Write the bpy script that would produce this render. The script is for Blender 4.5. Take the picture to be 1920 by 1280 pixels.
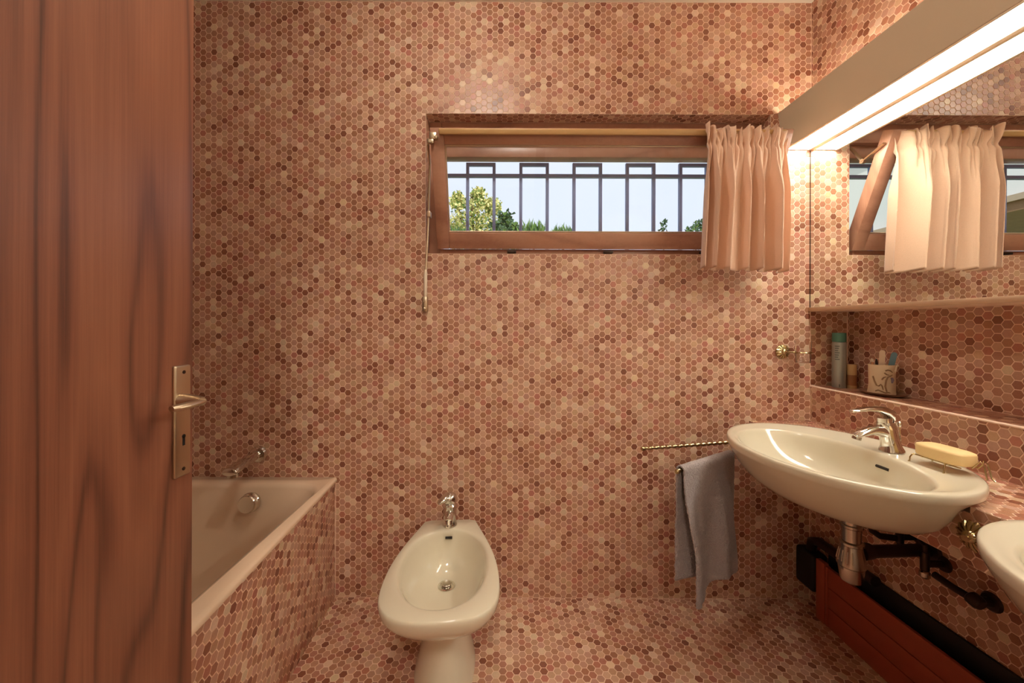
import bpy, bmesh, math, random
import numpy as np
from mathutils import Vector, Matrix

for o in list(bpy.data.objects):
    bpy.data.objects.remove(o, do_unlink=True)
SC = bpy.context.scene
COL = SC.collection
rnd = random.Random(7)
PI = math.pi

# ------------------------------------------------------------------ camera
F, VX, VY, CH = 728.0, 945.0, 610.0, 1.09      # focal (px of 1920), vanishing point, eye height
cd = bpy.data.cameras.new('camera'); cam = bpy.data.objects.new('camera', cd); COL.objects.link(cam)
cam.location = (0, 0, CH)
cam.rotation_euler = (Matrix.Rotation(PI/2, 3, 'X') @ Matrix.Rotation(math.radians(0.2), 3, 'Z')).to_euler()
cd.sensor_width = 36; cd.lens = F/1920*36
cd.shift_x = (960-VX)/1920; cd.shift_y = -(640-VY)/1920
cd.clip_start = 0.02; cd.clip_end = 200
SC.camera = cam

# ------------------------------------------------------------------ world and view
w = bpy.data.worlds.new('world'); SC.world = w; w.use_nodes = True
bg = w.node_tree.nodes['Background']
bg.inputs[0].default_value = (0.83, 0.89, 1.0, 1); bg.inputs[1].default_value = 1.1
sun_d = bpy.data.lights.new('sun', 'SUN'); sun_d.energy = 3.0; sun_d.angle = 0.01; sun_d.color = (1, .95, .85)
sun = bpy.data.objects.new('sun', sun_d); COL.objects.link(sun)
sun.rotation_euler = (math.radians(48), 0, math.radians(25))     # shines from behind the house on the garden
SC.view_settings.view_transform = 'Standard'
SC.view_settings.look = 'None'
SC.view_settings.exposure = 0.0
SC.view_settings.gamma = 1.0
SC.view_settings.use_curve_mapping = False

LAMP_DOWN, LAMP_UP, HALL_FILL_W, CEIL_W = 25.0, 20.0, 66.0, 84.0

# ------------------------------------------------------------------ helpers
def P(px, py, Y):
    """point at depth Y that shows at photo pixel px, py"""
    return Vector(((px-VX)*Y/F, Y, CH-(py-VY)*Y/F))
def lin(c):
    return tuple(((v/255)/12.92 if v/255 <= .04045 else ((v/255+.055)/1.055)**2.4) for v in c)

MATS = {}
def mat(name, rgb, rough=.5, metal=0., bump=None, coat=0., sheen=0., spec=None, noise=None):
    m = bpy.data.materials.new(name); m.use_nodes = True
    nt = m.node_tree; b = nt.nodes['Principled BSDF']
    c = lin(rgb)
    b.inputs['Base Color'].default_value = (*c, 1)
    b.inputs['Roughness'].default_value = rough
    b.inputs['Metallic'].default_value = metal
    if coat: b.inputs['Coat Weight'].default_value = coat; b.inputs['Coat Roughness'].default_value = .06
    if sheen: b.inputs['Sheen Weight'].default_value = sheen
    if spec is not None: b.inputs['Specular IOR Level'].default_value = spec
    if noise or bump:
        tc = nt.nodes.new('ShaderNodeTexCoord')
    if noise:
        sc, amt = noise
        n = nt.nodes.new('ShaderNodeTexNoise'); n.inputs['Scale'].default_value = sc; n.inputs['Detail'].default_value = 4
        nt.links.new(tc.outputs['Object'], n.inputs['Vector'])
        mx = nt.nodes.new('ShaderNodeMix'); mx.data_type = 'RGBA'
        mx.inputs[6].default_value = (*[v*(1-amt) for v in c], 1)
        mx.inputs[7].default_value = (*[min(1, v*(1+amt)) for v in c], 1)
        nt.links.new(n.outputs['Fac'], mx.inputs[0]); nt.links.new(mx.outputs[2], b.inputs['Base Color'])
    if bump:
        sc, st, dist = bump
        n2 = nt.nodes.new('ShaderNodeTexNoise'); n2.inputs['Scale'].default_value = sc; n2.inputs['Detail'].default_value = 3
        nt.links.new(tc.outputs['Object'], n2.inputs['Vector'])
        bp = nt.nodes.new('ShaderNodeBump'); bp.inputs['Strength'].default_value = st; bp.inputs['Distance'].default_value = dist
        nt.links.new(n2.outputs['Fac'], bp.inputs['Height']); nt.links.new(bp.outputs[0], b.inputs['Normal'])
    MATS[name] = m
    return m

def tile_mat(name, objcol):
    m = bpy.data.materials.new(name); m.use_nodes = True
    nt = m.node_tree; b = nt.nodes['Principled BSDF']
    if objcol:
        src = nt.nodes.new('ShaderNodeObjectInfo'); out = src.outputs['Color']
    else:
        src = nt.nodes.new('ShaderNodeAttribute'); src.attribute_name = 'tilecol'; out = src.outputs['Color']
    geo = nt.nodes.new('ShaderNodeNewGeometry')
    n = nt.nodes.new('ShaderNodeTexNoise'); n.inputs['Scale'].default_value = 260; n.inputs['Detail'].default_value = 3
    nt.links.new(geo.outputs['Position'], n.inputs['Vector'])
    hsv = nt.nodes.new('ShaderNodeHueSaturation')
    mr = nt.nodes.new('ShaderNodeMapRange'); mr.inputs[3].default_value = .86; mr.inputs[4].default_value = 1.14
    nt.links.new(n.outputs['Fac'], mr.inputs[0]); nt.links.new(mr.outputs[0], hsv.inputs['Value'])
    nt.links.new(out, hsv.inputs['Color']); nt.links.new(hsv.outputs[0], b.inputs['Base Color'])
    b.inputs['Roughness'].default_value = .36
    MATS[name] = m
    return m

def wood_mat(name, cols, scale=(1, 1, 1), rough=.35, figure=3.0, coat=.15, bands=8, fine=180):
    """walnut-like veneer, grain along local Z"""
    m = bpy.data.materials.new(name); m.use_nodes = True
    nt = m.node_tree; b = nt.nodes['Principled BSDF']; L = nt.links.new
    tc = nt.nodes.new('ShaderNodeTexCoord')
    mp = nt.nodes.new('ShaderNodeMapping'); mp.inputs['Scale'].default_value = scale
    L(tc.outputs['Object'], mp.inputs['Vector'])
    n1 = nt.nodes.new('ShaderNodeTexNoise'); n1.inputs['Scale'].default_value = figure; n1.inputs['Detail'].default_value = 2; n1.inputs['Distortion'].default_value = .5
    L(mp.outputs[0], n1.inputs['Vector'])
    def mth(op, *ins):
        n_ = nt.nodes.new('ShaderNodeMath'); n_.operation = op
        for i_, v_ in enumerate(ins):
            if isinstance(v_, (int, float)): n_.inputs[i_].default_value = v_
            else: L(v_, n_.inputs[i_])
        return n_.outputs[0]
    ring = mth('PINGPONG', mth('MULTIPLY', n1.outputs['Fac'], bands), 1.0)      # growth rings
    mp2 = nt.nodes.new('ShaderNodeMapping'); mp2.inputs['Scale'].default_value = (scale[0]*fine, scale[1]*fine, scale[2]*fine*.12)
    L(tc.outputs['Object'], mp2.inputs['Vector'])
    n2 = nt.nodes.new('ShaderNodeTexNoise'); n2.inputs['Scale'].default_value = 1; n2.inputs['Detail'].default_value = 6; n2.inputs['Roughness'].default_value = .7
    L(mp2.outputs[0], n2.inputs['Vector'])
    n3 = nt.nodes.new('ShaderNodeTexNoise'); n3.inputs['Scale'].default_value = figure*.6; n3.inputs['Detail'].default_value = 1
    L(mp.outputs[0], n3.inputs['Vector'])
    vein = nt.nodes.new('ShaderNodeMapRange'); vein.interpolation_type = 'SMOOTHSTEP'
    vein.inputs[1].default_value = 0; vein.inputs[2].default_value = .35; vein.inputs[3].default_value = -.13; vein.inputs[4].default_value = 0
    L(ring, vein.inputs[0])
    tot = mth('ADD', mth('ADD', mth('MULTIPLY', ring, .20), vein.outputs[0]), mth('ADD', mth('MULTIPLY', n2.outputs['Fac'], .42), mth('MULTIPLY', n3.outputs['Fac'], .55)))
    cr = nt.nodes.new('ShaderNodeValToRGB')
    cr.color_ramp.elements[0].position = .28; cr.color_ramp.elements[0].color = (*lin(cols[0]), 1)
    cr.color_ramp.elements[1].position = .86; cr.color_ramp.elements[1].color = (*lin(cols[2]), 1)
    e = cr.color_ramp.elements.new(.56); e.color = (*lin(cols[1]), 1)
    L(tot, cr.inputs[0]); L(cr.outputs[0], b.inputs['Base Color'])
    b.inputs['Roughness'].default_value = rough
    b.inputs['Coat Weight'].default_value = coat; b.inputs['Coat Roughness'].default_value = .25
    bp = nt.nodes.new('ShaderNodeBump'); bp.inputs['Strength'].default_value = .12; bp.inputs['Distance'].default_value = .001
    L(n2.outputs['Fac'], bp.inputs['Height']); L(bp.outputs[0], b.inputs['Normal'])
    MATS[name] = m
    return m

def emit_mat(name, rgb, s):
    m = bpy.data.materials.new(name); m.use_nodes = True
    b = m.node_tree.nodes['Principled BSDF']
    b.inputs['Base Color'].default_value = (.8, .8, .75, 1)
    b.inputs['Emission Color'].default_value = (*rgb, 1); b.inputs['Emission Strength'].default_value = s
    MATS[name] = m
def pane_mat(name, tint=(1, 1, 1), amt=.93):
    m = bpy.data.materials.new(name); m.use_nodes = True
    nt = m.node_tree; out = nt.nodes['Material Output']
    nt.nodes.remove(nt.nodes['Principled BSDF'])
    t = nt.nodes.new('ShaderNodeBsdfTransparent'); t.inputs[0].default_value = (*tint, 1)
    g = nt.nodes.new('ShaderNodeBsdfGlossy'); g.inputs['Roughness'].default_value = .02
    lw = nt.nodes.new('ShaderNodeLayerWeight'); pw = nt.nodes.new('ShaderNodeMath'); pw.operation = 'POWER'; pw.inputs[1].default_value = 5
    fr = nt.nodes.new('ShaderNodeMath'); fr.operation = 'MULTIPLY_ADD'; fr.inputs[1].default_value = .9; fr.inputs[2].default_value = .03
    nt.links.new(lw.outputs['Facing'], pw.inputs[0]); nt.links.new(pw.outputs[0], fr.inputs[0])
    mx = nt.nodes.new('ShaderNodeMixShader')
    nt.links.new(fr.outputs[0], mx.inputs[0]); nt.links.new(t.outputs[0], mx.inputs[1]); nt.links.new(g.outputs[0], mx.inputs[2])
    nt.links.new(mx.outputs[0], out.inputs[0])
    MATS[name] = m

class MB:
    def __init__(s): s.v = []; s.f = []
    def add(s, vs, fs):
        n = len(s.v); s.v += [tuple(v) for v in vs]; s.f += [tuple(i+n for i in f) for f in fs]; return s
    def bm(s, bm):
        bm.verts.ensure_lookup_table(); bm.verts.index_update()
        s.add([v.co[:] for v in bm.verts], [[v.index for v in f.verts] for f in bm.faces]); bm.free(); return s
    def box(s, lo, hi, bev=0., seg=2, mx=None):
        bm = bmesh.new(); bmesh.ops.create_cube(bm, size=1)
        lo, hi = Vector(lo), Vector(hi); d = hi-lo; c = (lo+hi)/2
        for v in bm.verts: v.co = Vector((v.co.x*d.x, v.co.y*d.y, v.co.z*d.z))+c
        if bev: bmesh.ops.bevel(bm, geom=bm.edges[:], offset=bev, segments=seg, affect='EDGES', profile=.5)
        if mx: bmesh.ops.transform(bm, matrix=mx, verts=bm.verts)
        return s.bm(bm)
    def loft(s, rings, cap0=True, cap1=True, closed=True):
        n = len(rings[0]); b = len(s.v)
        for r in rings: s.v += [tuple(p) for p in r]
        for i in range(len(rings)-1):
            for j in range(n if closed else n-1):
                k = (j+1) % n
                s.f.append((b+i*n+j, b+i*n+k, b+(i+1)*n+k, b+(i+1)*n+j))
        if cap0: s.f.append(tuple(b+j for j in reversed(range(n))))
        if cap1: s.f.append(tuple(b+(len(rings)-1)*n+j for j in range(n)))
        return s
    def tube(s, pts, rad, n=12, caps=True, flat=None):
        pts = [Vector(p) for p in pts]
        if not hasattr(rad, '__len__'): rad = [rad]*len(pts)
        rings = []; up = None
        for i, p in enumerate(pts):
            t = (pts[min(i+1, len(pts)-1)]-pts[max(i-1, 0)]).normalized()
            if up is None:
                up = Vector((0, 0, 1)) if abs(t.z) < .9 else Vector((1, 0, 0))
            x = t.cross(up)
            if x.length < 1e-5: x = t.cross(Vector((0, 1, 0)))
            x.normalize(); y = x.cross(t).normalized(); up = y
            fx, fy = (1, 1) if flat is None else flat
            rings.append([p+(x*math.cos(a)*fx+y*math.sin(a)*fy)*rad[i] for a in [2*PI*k/n for k in range(n)]])
        return s.loft(rings, caps, caps)
    def lathe(s, prof, c, axis=(0, 0, 1), n=24, mod=None):
        """prof: list of (radius, height) along axis from c"""
        ax = Vector(axis).normalized(); c = Vector(c)
        x = ax.orthogonal().normalized(); y = ax.cross(x)
        rings = []
        for r, h in prof:
            rr = max(r, 1e-5)
            rings.append([c+ax*h+(x*math.cos(a)+y*math.sin(a))*rr*(1 if mod is None else mod(a, r, h)) for a in [2*PI*k/n for k in range(n)]])
        return s.loft(rings, True, True)
    def obj(s, name, m, parent=None, smooth=35, mods=None, off=None):
        me = bpy.data.meshes.new(name)
        o = bpy.data.objects.new(name, me); COL.objects.link(o)
        L = Vector((0, 0, 0))
        if parent is not None:
            o.parent = parent; L = Vector(parent.get('_o', (0, 0, 0)))
            o['_o'] = tuple(L)
        if off is not None and parent is None:
            L = Vector(off); o.location = L; o['_o'] = tuple(L)
        me.from_pydata([(v[0]-L.x, v[1]-L.y, v[2]-L.z) for v in s.v], [], s.f)
        bm = bmesh.new(); bm.from_mesh(me)
        bmesh.ops.recalc_face_normals(bm, faces=bm.faces); bm.to_mesh(me); bm.free()
        me.materials.append(MATS[m] if isinstance(m, str) else m)
        if smooth:
            me.shade_smooth(); me.set_sharp_from_angle(angle=math.radians(smooth))
        return o
def thing(name, label, cat, loc, group=None):
    o = bpy.data.objects.new(name, None); COL.objects.link(o); o.location = loc; o['_o'] = tuple(loc)
    o.empty_display_size = .05
    return tag(o, label, cat, group)
def tag(o, label, cat, group=None):
    o['label'] = label; o['category'] = cat
    if group: o['group'] = group
    return o
def struct(o, label=None):
    o['kind'] = 'structure'
    if label: o['label'] = label
    return o
def ell(cx, cy, a, b, z, n=48, e=2.0):
    out = []
    for k in range(n):
        t = 2*PI*k/n; c, s_ = math.cos(t), math.sin(t)
        out.append((cx+a*math.copysign(abs(c)**(2/e), c), cy+b*math.copysign(abs(s_)**(2/e), s_), z))
    return out
def rrect(x0, x1, y0, y1, r, z, k=6):
    out = []
    for (cx, cy, a0) in ((x1-r, y1-r, 0), (x0+r, y1-r, 90), (x0+r, y0+r, 180), (x1-r, y0+r, 270)):
        for i in range(k+1):
            a = math.radians(a0+90*i/k); out.append((cx+r*math.cos(a), cy+r*math.sin(a), z))
    return out
def smoothstep(a, b, x):
    t = min(1, max(0, (x-a)/(b-a))); return t*t*(3-2*t)

# ------------------------------------------------------------------ materials
mat('grout', (236, 204, 180), .8, noise=(60, .08))
tile_mat('tile_stuff', False); tile_mat('tile_single', True)
mat('plaster', (232, 222, 205), .8)
mat('ceramic', (221, 210, 186), .12, coat=.5)
mat('tub_enamel', (232, 203, 174), .16, coat=.5)
mat('chrome', (225, 222, 215), .09, 1.)
mat('chrome_dull', (190, 180, 168), .22, 1.)
mat('brass', (192, 172, 130), .24, 1.)
mat('dark_metal', (62, 48, 40), .38, .8)
mat('nickel', (196, 176, 150), .34, 1.)
mat('black', (14, 12, 11), .6)
mat('hole_dark', (38, 26, 20), .7)
mat('iron', (150, 164, 212), .55)
mat('lamp_metal', (208, 190, 164), .5)
mat('trim_metal', (205, 178, 150), .4, .6)
mat('cloth', (220, 180, 154), .9, bump=(420, .35, .001), sheen=.3, noise=(300, .07))
mat('terry', (178, 162, 160), .95, bump=(300, 1.0, .006), sheen=.4, noise=(260, .22))
mat('soap', (240, 208, 150), .45, spec=.4)
mat('can_grey', (168, 168, 158), .30, .35)
mat('can_green', (84, 130, 108), .45)
mat('print_grey', (92, 96, 90), .5)
mat('bottle_tan', (196, 156, 104), .45)
mat('bottle_brown', (150, 98, 58), .5)
mat('stoneware', (214, 190, 158), .55, bump=(90, .3, .002))
mat('relief_brown', (150, 116, 84), .6)
mat('relief_violet', (128, 110, 124), .6)
mat('tray_brown', (140, 106, 84), .35, coat=.3)
mat('file_cream', (226, 200, 168), .8)
mat('file_blue', (98, 128, 138), .7)
mat('swab_white', (232, 214, 190), .8)
mat('swab_stick', (214, 150, 110), .6)
mat('clip_dark', (40, 26, 20), .4)
mat('radiator_red', (164, 74, 48), .42, noise=(8, .08))
mat('leaf_yellow', (248, 226, 150), .8, noise=(3, .35))
mat('leaf_green', (120, 150, 74), .8, noise=(3, .4))
mat('leaf_dark', (86, 112, 78), .8, noise=(3, .3))
mat('bark', (110, 84, 62), .9)
mat('grass', (132, 146, 84), .95, noise=(2, .2))
mat('house_white', (236, 236, 236), .9)
mat('eave_brown', (150, 112, 80), .7, noise=(5, .2))
mat('roof_tile', (170, 100, 76), .8, noise=(10, .2))
mat('hall_paint', (232, 222, 204), .8)
mat('hall_floor', (150, 104, 74), .5)
wood_mat('walnut', ((70, 37, 27), (120, 71, 51), (150, 94, 68)), scale=(1, 1, .10), figure=5.0, rough=.42, bands=17, fine=260)
wood_mat('frame_wood', ((156, 106, 86), (180, 130, 106), (194, 148, 124)), scale=(.25, 1, 1), figure=3.0, rough=.4, coat=.25)
emit_mat('diffuser', (1.0, .97, .85), LAMP_DOWN)
emit_mat('uplight', (1.0, .95, .82), LAMP_UP)
emit_mat('ceiling_glow', (1.0, .94, .82), CEIL_W)
emit_mat('hall_fill_glow', (1.0, .92, .80), HALL_FILL_W)  # glow of the added front fill in the hallway
pane_mat('pane', (.97, .985, 1.0))
m_ = bpy.data.materials.new('mirror_glass'); m_.use_nodes = True
b_ = m_.node_tree.nodes['Principled BSDF']; b_.inputs['Base Color'].default_value = (.88, .9, .86, 1); b_.inputs['Metallic'].default_value = 1; b_.inputs['Roughness'].default_value = .0
MATS['mirror_glass'] = m_
m_ = bpy.data.materials.new('clear_glass'); m_.use_nodes = True
b_ = m_.node_tree.nodes['Principled BSDF']; b_.inputs['Base Color'].default_value = (.98, .97, .95, 1); b_.inputs['Transmission Weight'].default_value = 1; b_.inputs['Roughness'].default_value = .02; b_.inputs['IOR'].default_value = 1.3
MATS['clear_glass'] = m_

# ------------------------------------------------------------------ room dimensions
YB = 1.5556                 # face of the back wall
XR, XN = 1.228, 1.376       # right wall, recessed niche
XL = -1.42                  # left wall
ZC = 2.386
YF = -.10                   # face of the door wall
WX0, WX1, WZ0, WZ1 = -.316, 1.066, 1.377, 1.938   # window opening
ZL, ZM = .853, 1.150        # ledge height, bottom of the mirror cabinet front
XC, ZK0, ZK1 = .983, .588, .713   # counter front, bottom and top
TG = .0006                  # grout face lies this far behind the tile face

# ------------------------------------------------------------------ structure
back = MB()
g = YB+TG
for lo, hi in (((XL-.1, g, -.1), (WX0, 1.80, ZC)), ((WX1, g, -.1), (XN+.08, 1.80, ZC)),
               ((WX0, g, -.1), (WX1, 1.80, WZ0)), ((WX0, g, WZ1), (WX1, 1.80, ZC))):
    back.box(lo, hi)
wall_back = struct(back.obj('wall_back', 'grout', smooth=0), 'back wall tiled in small terracotta hexagons, with the window')
rw = MB()
g = XR+TG
rw.box((g, YF, -.1), (XN+.08, YB+TG, ZL-TG)); rw.box((XN+TG, YF, ZL-TG), (XN+.08, YB+TG, ZM)); rw.box((g, YF, ZM), (XN+.08, YB+TG, ZC))
wall_right = struct(rw.obj('wall_right', 'grout', smooth=0), 'right wall tiled in terracotta hexagons, with a recessed niche')
floor = struct(MB().box((XL-.1, YF-.12, -.1), (XN+.08, YB+TG, -TG)).obj('floor', 'grout', smooth=0), 'floor of small terracotta hexagon tiles')
struct(MB().box((XL-.1, YF-.12, ZC), (XN+.08, 1.80, ZC+.1)).obj('ceiling', 'plaster', smooth=0))
wall_left = struct(MB().box((XL-.1, YF, -.1), (XL-TG, YB+TG, ZC)).obj('wall_left', 'grout', smooth=0))
fw = MB()
DX0, DX1, DZ = -.60, .26, 2.04
fw.box((XL-.1, YF-.12, 0), (DX0, YF, ZC)); fw.box((DX1, YF-.12, 0), (XN+.08, YF, ZC)); fw.box((DX0, YF-.12, DZ), (DX1, YF, ZC))
struct(fw.obj('wall_front', 'plaster', smooth=0))
# hallway behind the camera
hl = MB()
hl.box((-1.5, -1.9, 0), (-1.4, YF-.12, ZC)); hl.box((1.3, -1.9, 0), (1.4, YF-.12, ZC)); hl.box((-1.5, -2.0, 0), (1.4, -1.9, ZC))
struct(hl.obj('wall_hall', 'hall_paint', smooth=0))
struct(MB().box((-1.5, -2.0, -.1), (1.4, YF-.12, 0)).obj('floor_hall', 'hall_floor', smooth=0))
struct(MB().box((-1.5, -2.0, ZC), (1.4, YF-.12, ZC+.1)).obj('ceiling_hall', 'hall_paint', smooth=0))
hfill = thing('hall_fill', 'unseen round fill light added on the hallway ceiling behind the doorway', 'lamp', (0, -.95, ZC))  # added out of view, fills the room with light from the front
MB().lathe([(.07, 0), (.07, -.02), (.0, -.02)], (0, -.95, ZC)).obj('base', 'lamp_metal', hfill)
MB().lathe([(.15, -.02), (.17, -.05), (.14, -.10), (.08, -.13), (0, -.135)], (0, -.95, ZC)).obj('shade', 'hall_fill_glow', hfill)
clamp_ = thing('ceiling_lamp', 'small round opal ceiling lamp in the middle of the bathroom', 'lamp', (-.10, .79, ZC))
MB().lathe([(.075, 0), (.075, -.018), (0, -.018)], (-.10, .79, ZC)).obj('base', 'lamp_metal', clamp_)
MB().lathe([(.068, -.018), (.080, -.040), (.070, -.068), (.040, -.086), (0, -.090)], (-.10, .79, ZC)).obj('shade', 'ceiling_glow', clamp_)
# bead at the inside corner and along the ledge
struct(MB().tube([(XR-.001, YB-.001, ZM+.002), (XR-.001, YB-.001, 1.79)], .0025, 6).obj('trim_1', 'grout'))
struct(MB().tube([(XR-.001, YB-.001, .002), (XR-.001, YB-.001, ZK0-.002)], .0025, 6).obj('trim_4', 'grout'))
struct(MB().tube([(XN-.001, YB-.001, ZL+.001), (XN-.001, YB-.001, ZM-.001)], .0022, 6).obj('trim_5', 'grout'))
struct(MB().tube([(XR-.0005, YB, ZL-.001), (XR-.0005, YF, ZL-.001)], .0035, 8).obj('trim_2', 'grout'), 'pale bead along the front edge of the ledge')

# ------------------------------------------------------------------ door
door = thing('door_1', 'walnut-veneered door standing open at the left, with a metal handle', 'door', (-.5875, .335, 0))
del door['category']; struct(door)
DXF, DY1 = -.570, .712
leaf = MB().box((DXF-.036, DY1-.76, .008), (DXF, DY1, 2.03), .0015, 1).obj('leaf', 'walnut', door)
pl = MB().box((DXF-.001, .667, .823), (DXF+.006, .7005, 1.018), .0028, 3).obj('handle_plate', 'nickel', door)
def dz(py, Y): return CH-(py-VY)*Y/F
hx = DXF+.006
lev = MB()
lev.tube([(hx-.002, .680, .957), (hx+.010, .680, .957), (hx+.036, .676, .957), (hx+.043, .670, .957)], [.0125, .0115, .0085, .0070], 14)
pts = []; rr = []
for i in range(13):
    t = i/12
    pts.append((hx+.042+.003*math.sin(t*PI*.5)-.010*t*t, .674-.056*t, .957-.002*t)); rr.append(.0058+.0026*math.sin(t*PI*.9))
lev.tube(pts, rr, 14, flat=(1.0, .72))
lev.obj('lever', 'nickel', pl)
kh = MB()
kh.lathe([(.0036, 0), (.0036, .0006), (0, .0006)], (DXF+.0061, .6845, .893), (1, 0, 0), 16)
kh.box((DXF+.006, .6822, .877), (DXF+.0067, .6868, .893)); kh.obj('keyhole', 'black', pl, smooth=0)
for z in (1.006, .836):
    MB().lathe([(.0032, 0), (.0032, .0008), (0, .0010)], (DXF+.006, .6845, z), (1, 0, 0), 12).obj('screw', 'dark_metal', pl)
# door frame and hinges on the door wall
fr = MB()
fr.box((DX0-.05, YF-.13, 0), (DX0+.01, YF+.012, DZ+.04), .004); fr.box((DX1-.01, YF-.13, 0), (DX1+.05, YF+.012, DZ+.04), .004)
fr.box((DX0-.05, YF-.13, DZ-.005), (DX1+.05, YF+.012, DZ+.05), .004)
struct(fr.obj('trim_3', 'walnut'), 'walnut door frame around the doorway')
for z in (.25, 1.0, 1.8):
    MB().tube([(DXF+.008, DY1-.765, z-.045), (DXF+.008, DY1-.765, z+.045)], .007, 10).obj('hinge', 'nickel', door)

# ------------------------------------------------------------------ window
win = thing('window_1', 'wide low wooden window tilted inward at the top', 'window', ((WX0+WX1)/2, 1.655, WZ0))
del win['category']; struct(win)
FY0, FY1 = 1.622, 1.70
for nm, lo, hi in (('frame_jamb', (WX0+.001, FY0, WZ0+.001), (WX0+.052, FY1, WZ1-.001)), ('frame_jamb', (WX1-.046, FY0, WZ0+.001), (WX1-.001, FY1, WZ1-.001)),
                   ('frame_sill', (WX0+.052, FY0-.03, WZ0+.001), (WX1-.046, FY1, WZ0+.026)), ('frame_head', (WX0+.052, FY0, 1.858), (WX1-.046, FY1, WZ1-.001)),
                   ('frame_head', (WX0+.052, FY0+.025, 1.804), (WX1-.046, FY1, 1.858))):
    MB().box(lo, hi, .003).obj(nm, 'frame_wood', win)
# outer sill plate
MB().box((WX0+.001, FY1, WZ0+.001), (WX1-.001, 1.81, WZ0+.02), .002).obj('outer_sill', 'trim_metal', win)
# tilted sash: local (x, s up the sash, n toward the room)
HY, HZ = 1.568, 1.398
th = math.atan2(.168, .404); SL = .438
SM = Matrix.Translation((0, HY, HZ)) @ Matrix.Rotation(th, 4, 'X')      # local z up the sash, -y into the room
SX0, SX1 = -.271, 1.045
sash = MB().box((SX0, 0, 0), (SX0+.050, .045, SL), .003, 2, SM).obj('sash', 'frame_wood', win)
for lo, hi in (((SX1-.050, 0, 0), (SX1, .045, SL)), ((SX0+.05, 0, 0), (SX1-.05, .045, .064)), ((SX0+.05, 0, SL-.056), (SX1-.05, .045, SL))):
    MB().box(lo, hi, .003, 2, SM).obj('sash_rail', 'frame_wood', sash)
MB().box((SX0+.046, .018, .060), (SX1-.046, .024, SL-.052), 0, 1, SM).obj('glass_pane', 'pane', sash, smooth=0)
bead = MB()
for lo, hi in (((SX0+.05, .010, .064), (SX1-.05, .017, .070)), ((SX0+.05, .010, SL-.061), (SX1-.05, .017, SL-.056)), ((SX0+.05, .010, .07), (SX0+.055, .017, SL-.061)), ((SX1-.055, .010, .07), (SX1-.05, .017, SL-.061))):
    bead.box(lo, hi, .001, 1, SM)
bead.obj('glazing_bead', 'trim_metal', sash)
for x in (.03, .42, .81):
    MB().box((x-.018, HY-.008, HZ-.016), (x+.018, HY+.012, HZ-.006), .002).obj('hinge', 'dark_metal', win)
# curtain rail on top of the sash
rail = MB().box((SX0+.035, -.024, SL-.024), (1.005, -.004, SL-.004), .004, 3, SM).obj('curtain_rail', 'bottle_tan', sash)
rail['label'] = 'pale curtain rail along the top of the sash'
# scissor arms holding the sash
def sl(x, y, z): return SM @ Vector((x, y, z))
arms = MB()
p0 = Vector((1.030, 1.612, 1.850)); p2 = sl(1.052, .010, SL-.045); p1 = Vector((1.050, 1.515, 1.735))
arms.tube([p0, p1], .0075, 8, flat=(1, .6)); arms.tube([p1, p2], .0075, 8, flat=(1, .6)); arms.lathe([(.009, -.006), (.009, .006)], p1, (1, 0, 0), 12)
arms.obj('scissor_arm', 'nickel', win)
q0 = Vector((-.262, 1.615, 1.835)); q2 = sl(-.262, -.002, SL-.03); q1 = Vector((-.268, 1.50, 1.775))
arms = MB().tube([q0, q1], .005, 8, flat=(1, .5)).tube([q1, q2], .005, 8, flat=(1, .5))
arms.obj('scissor_arm', 'nickel', win)

# opener rod beside the window
op = thing('window_opener', 'metal opener rod with a crank handle hanging beside the window', 'window opener', (-.305, YB-.008, 1.15))
b0 = P(809, 256, 1.41)
MB().box(b0-Vector((.010, .006, .012)), b0+Vector((.016, .008, .014)), .003).box(b0+Vector((-.018, -.004, -.026)), b0+Vector((.006, .008, -.008)), .003).lathe([(.007, -.008), (.007, .0), (.004, .004)], b0+Vector((.016, -.006, -.006)), (0, -1, 0), 12).lathe([(.006, -.008), (.006, .002)], b0+Vector((-.006, -.006, -.02)), (0, -1, 0), 12).obj('bracket', 'nickel', op)
rp = [P(801, 272, 1.42), P(803, 290, 1.46), P(805, 308, 1.50), P(804, 340, 1.525), P(803, 398, 1.535), P(801, 450, 1.54), P(798, 508, 1.54)]
MB().tube(rp, .0040, 10).obj('rod', 'nickel', op)
MB().box(P(804, 402, 1.532)-Vector((.008, .008, .012)), P(804, 402, 1.532)+Vector((.006, .022, .012)), .003).obj('clip', 'trim_metal', op)
h0, h1 = P(797.5, 506, 1.538), P(797.5, 556, 1.538)
MB().tube([h0, h0+(h1-h0)*.1, h0+(h1-h0)*.9, h1], [.005, .0072, .0066, .0046], 14).obj('handle', 'swab_white', op)
h2 = P(797.5, 571, 1.540)
MB().box(h2-Vector((.011, .012, .030)), h2+Vector((.009, .0145, .032)), .004).lathe([(.006, 0), (.006, .010), (.003, .012)], h2+Vector((-.001, -.012, -.018)), (0, -1, 0), 12).lathe([(.005, 0), (.005, .006)], h2+Vector((-.001, -.012, .012)), (0, -1, 0), 12).obj('end_bracket', 'nickel', op)

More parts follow.
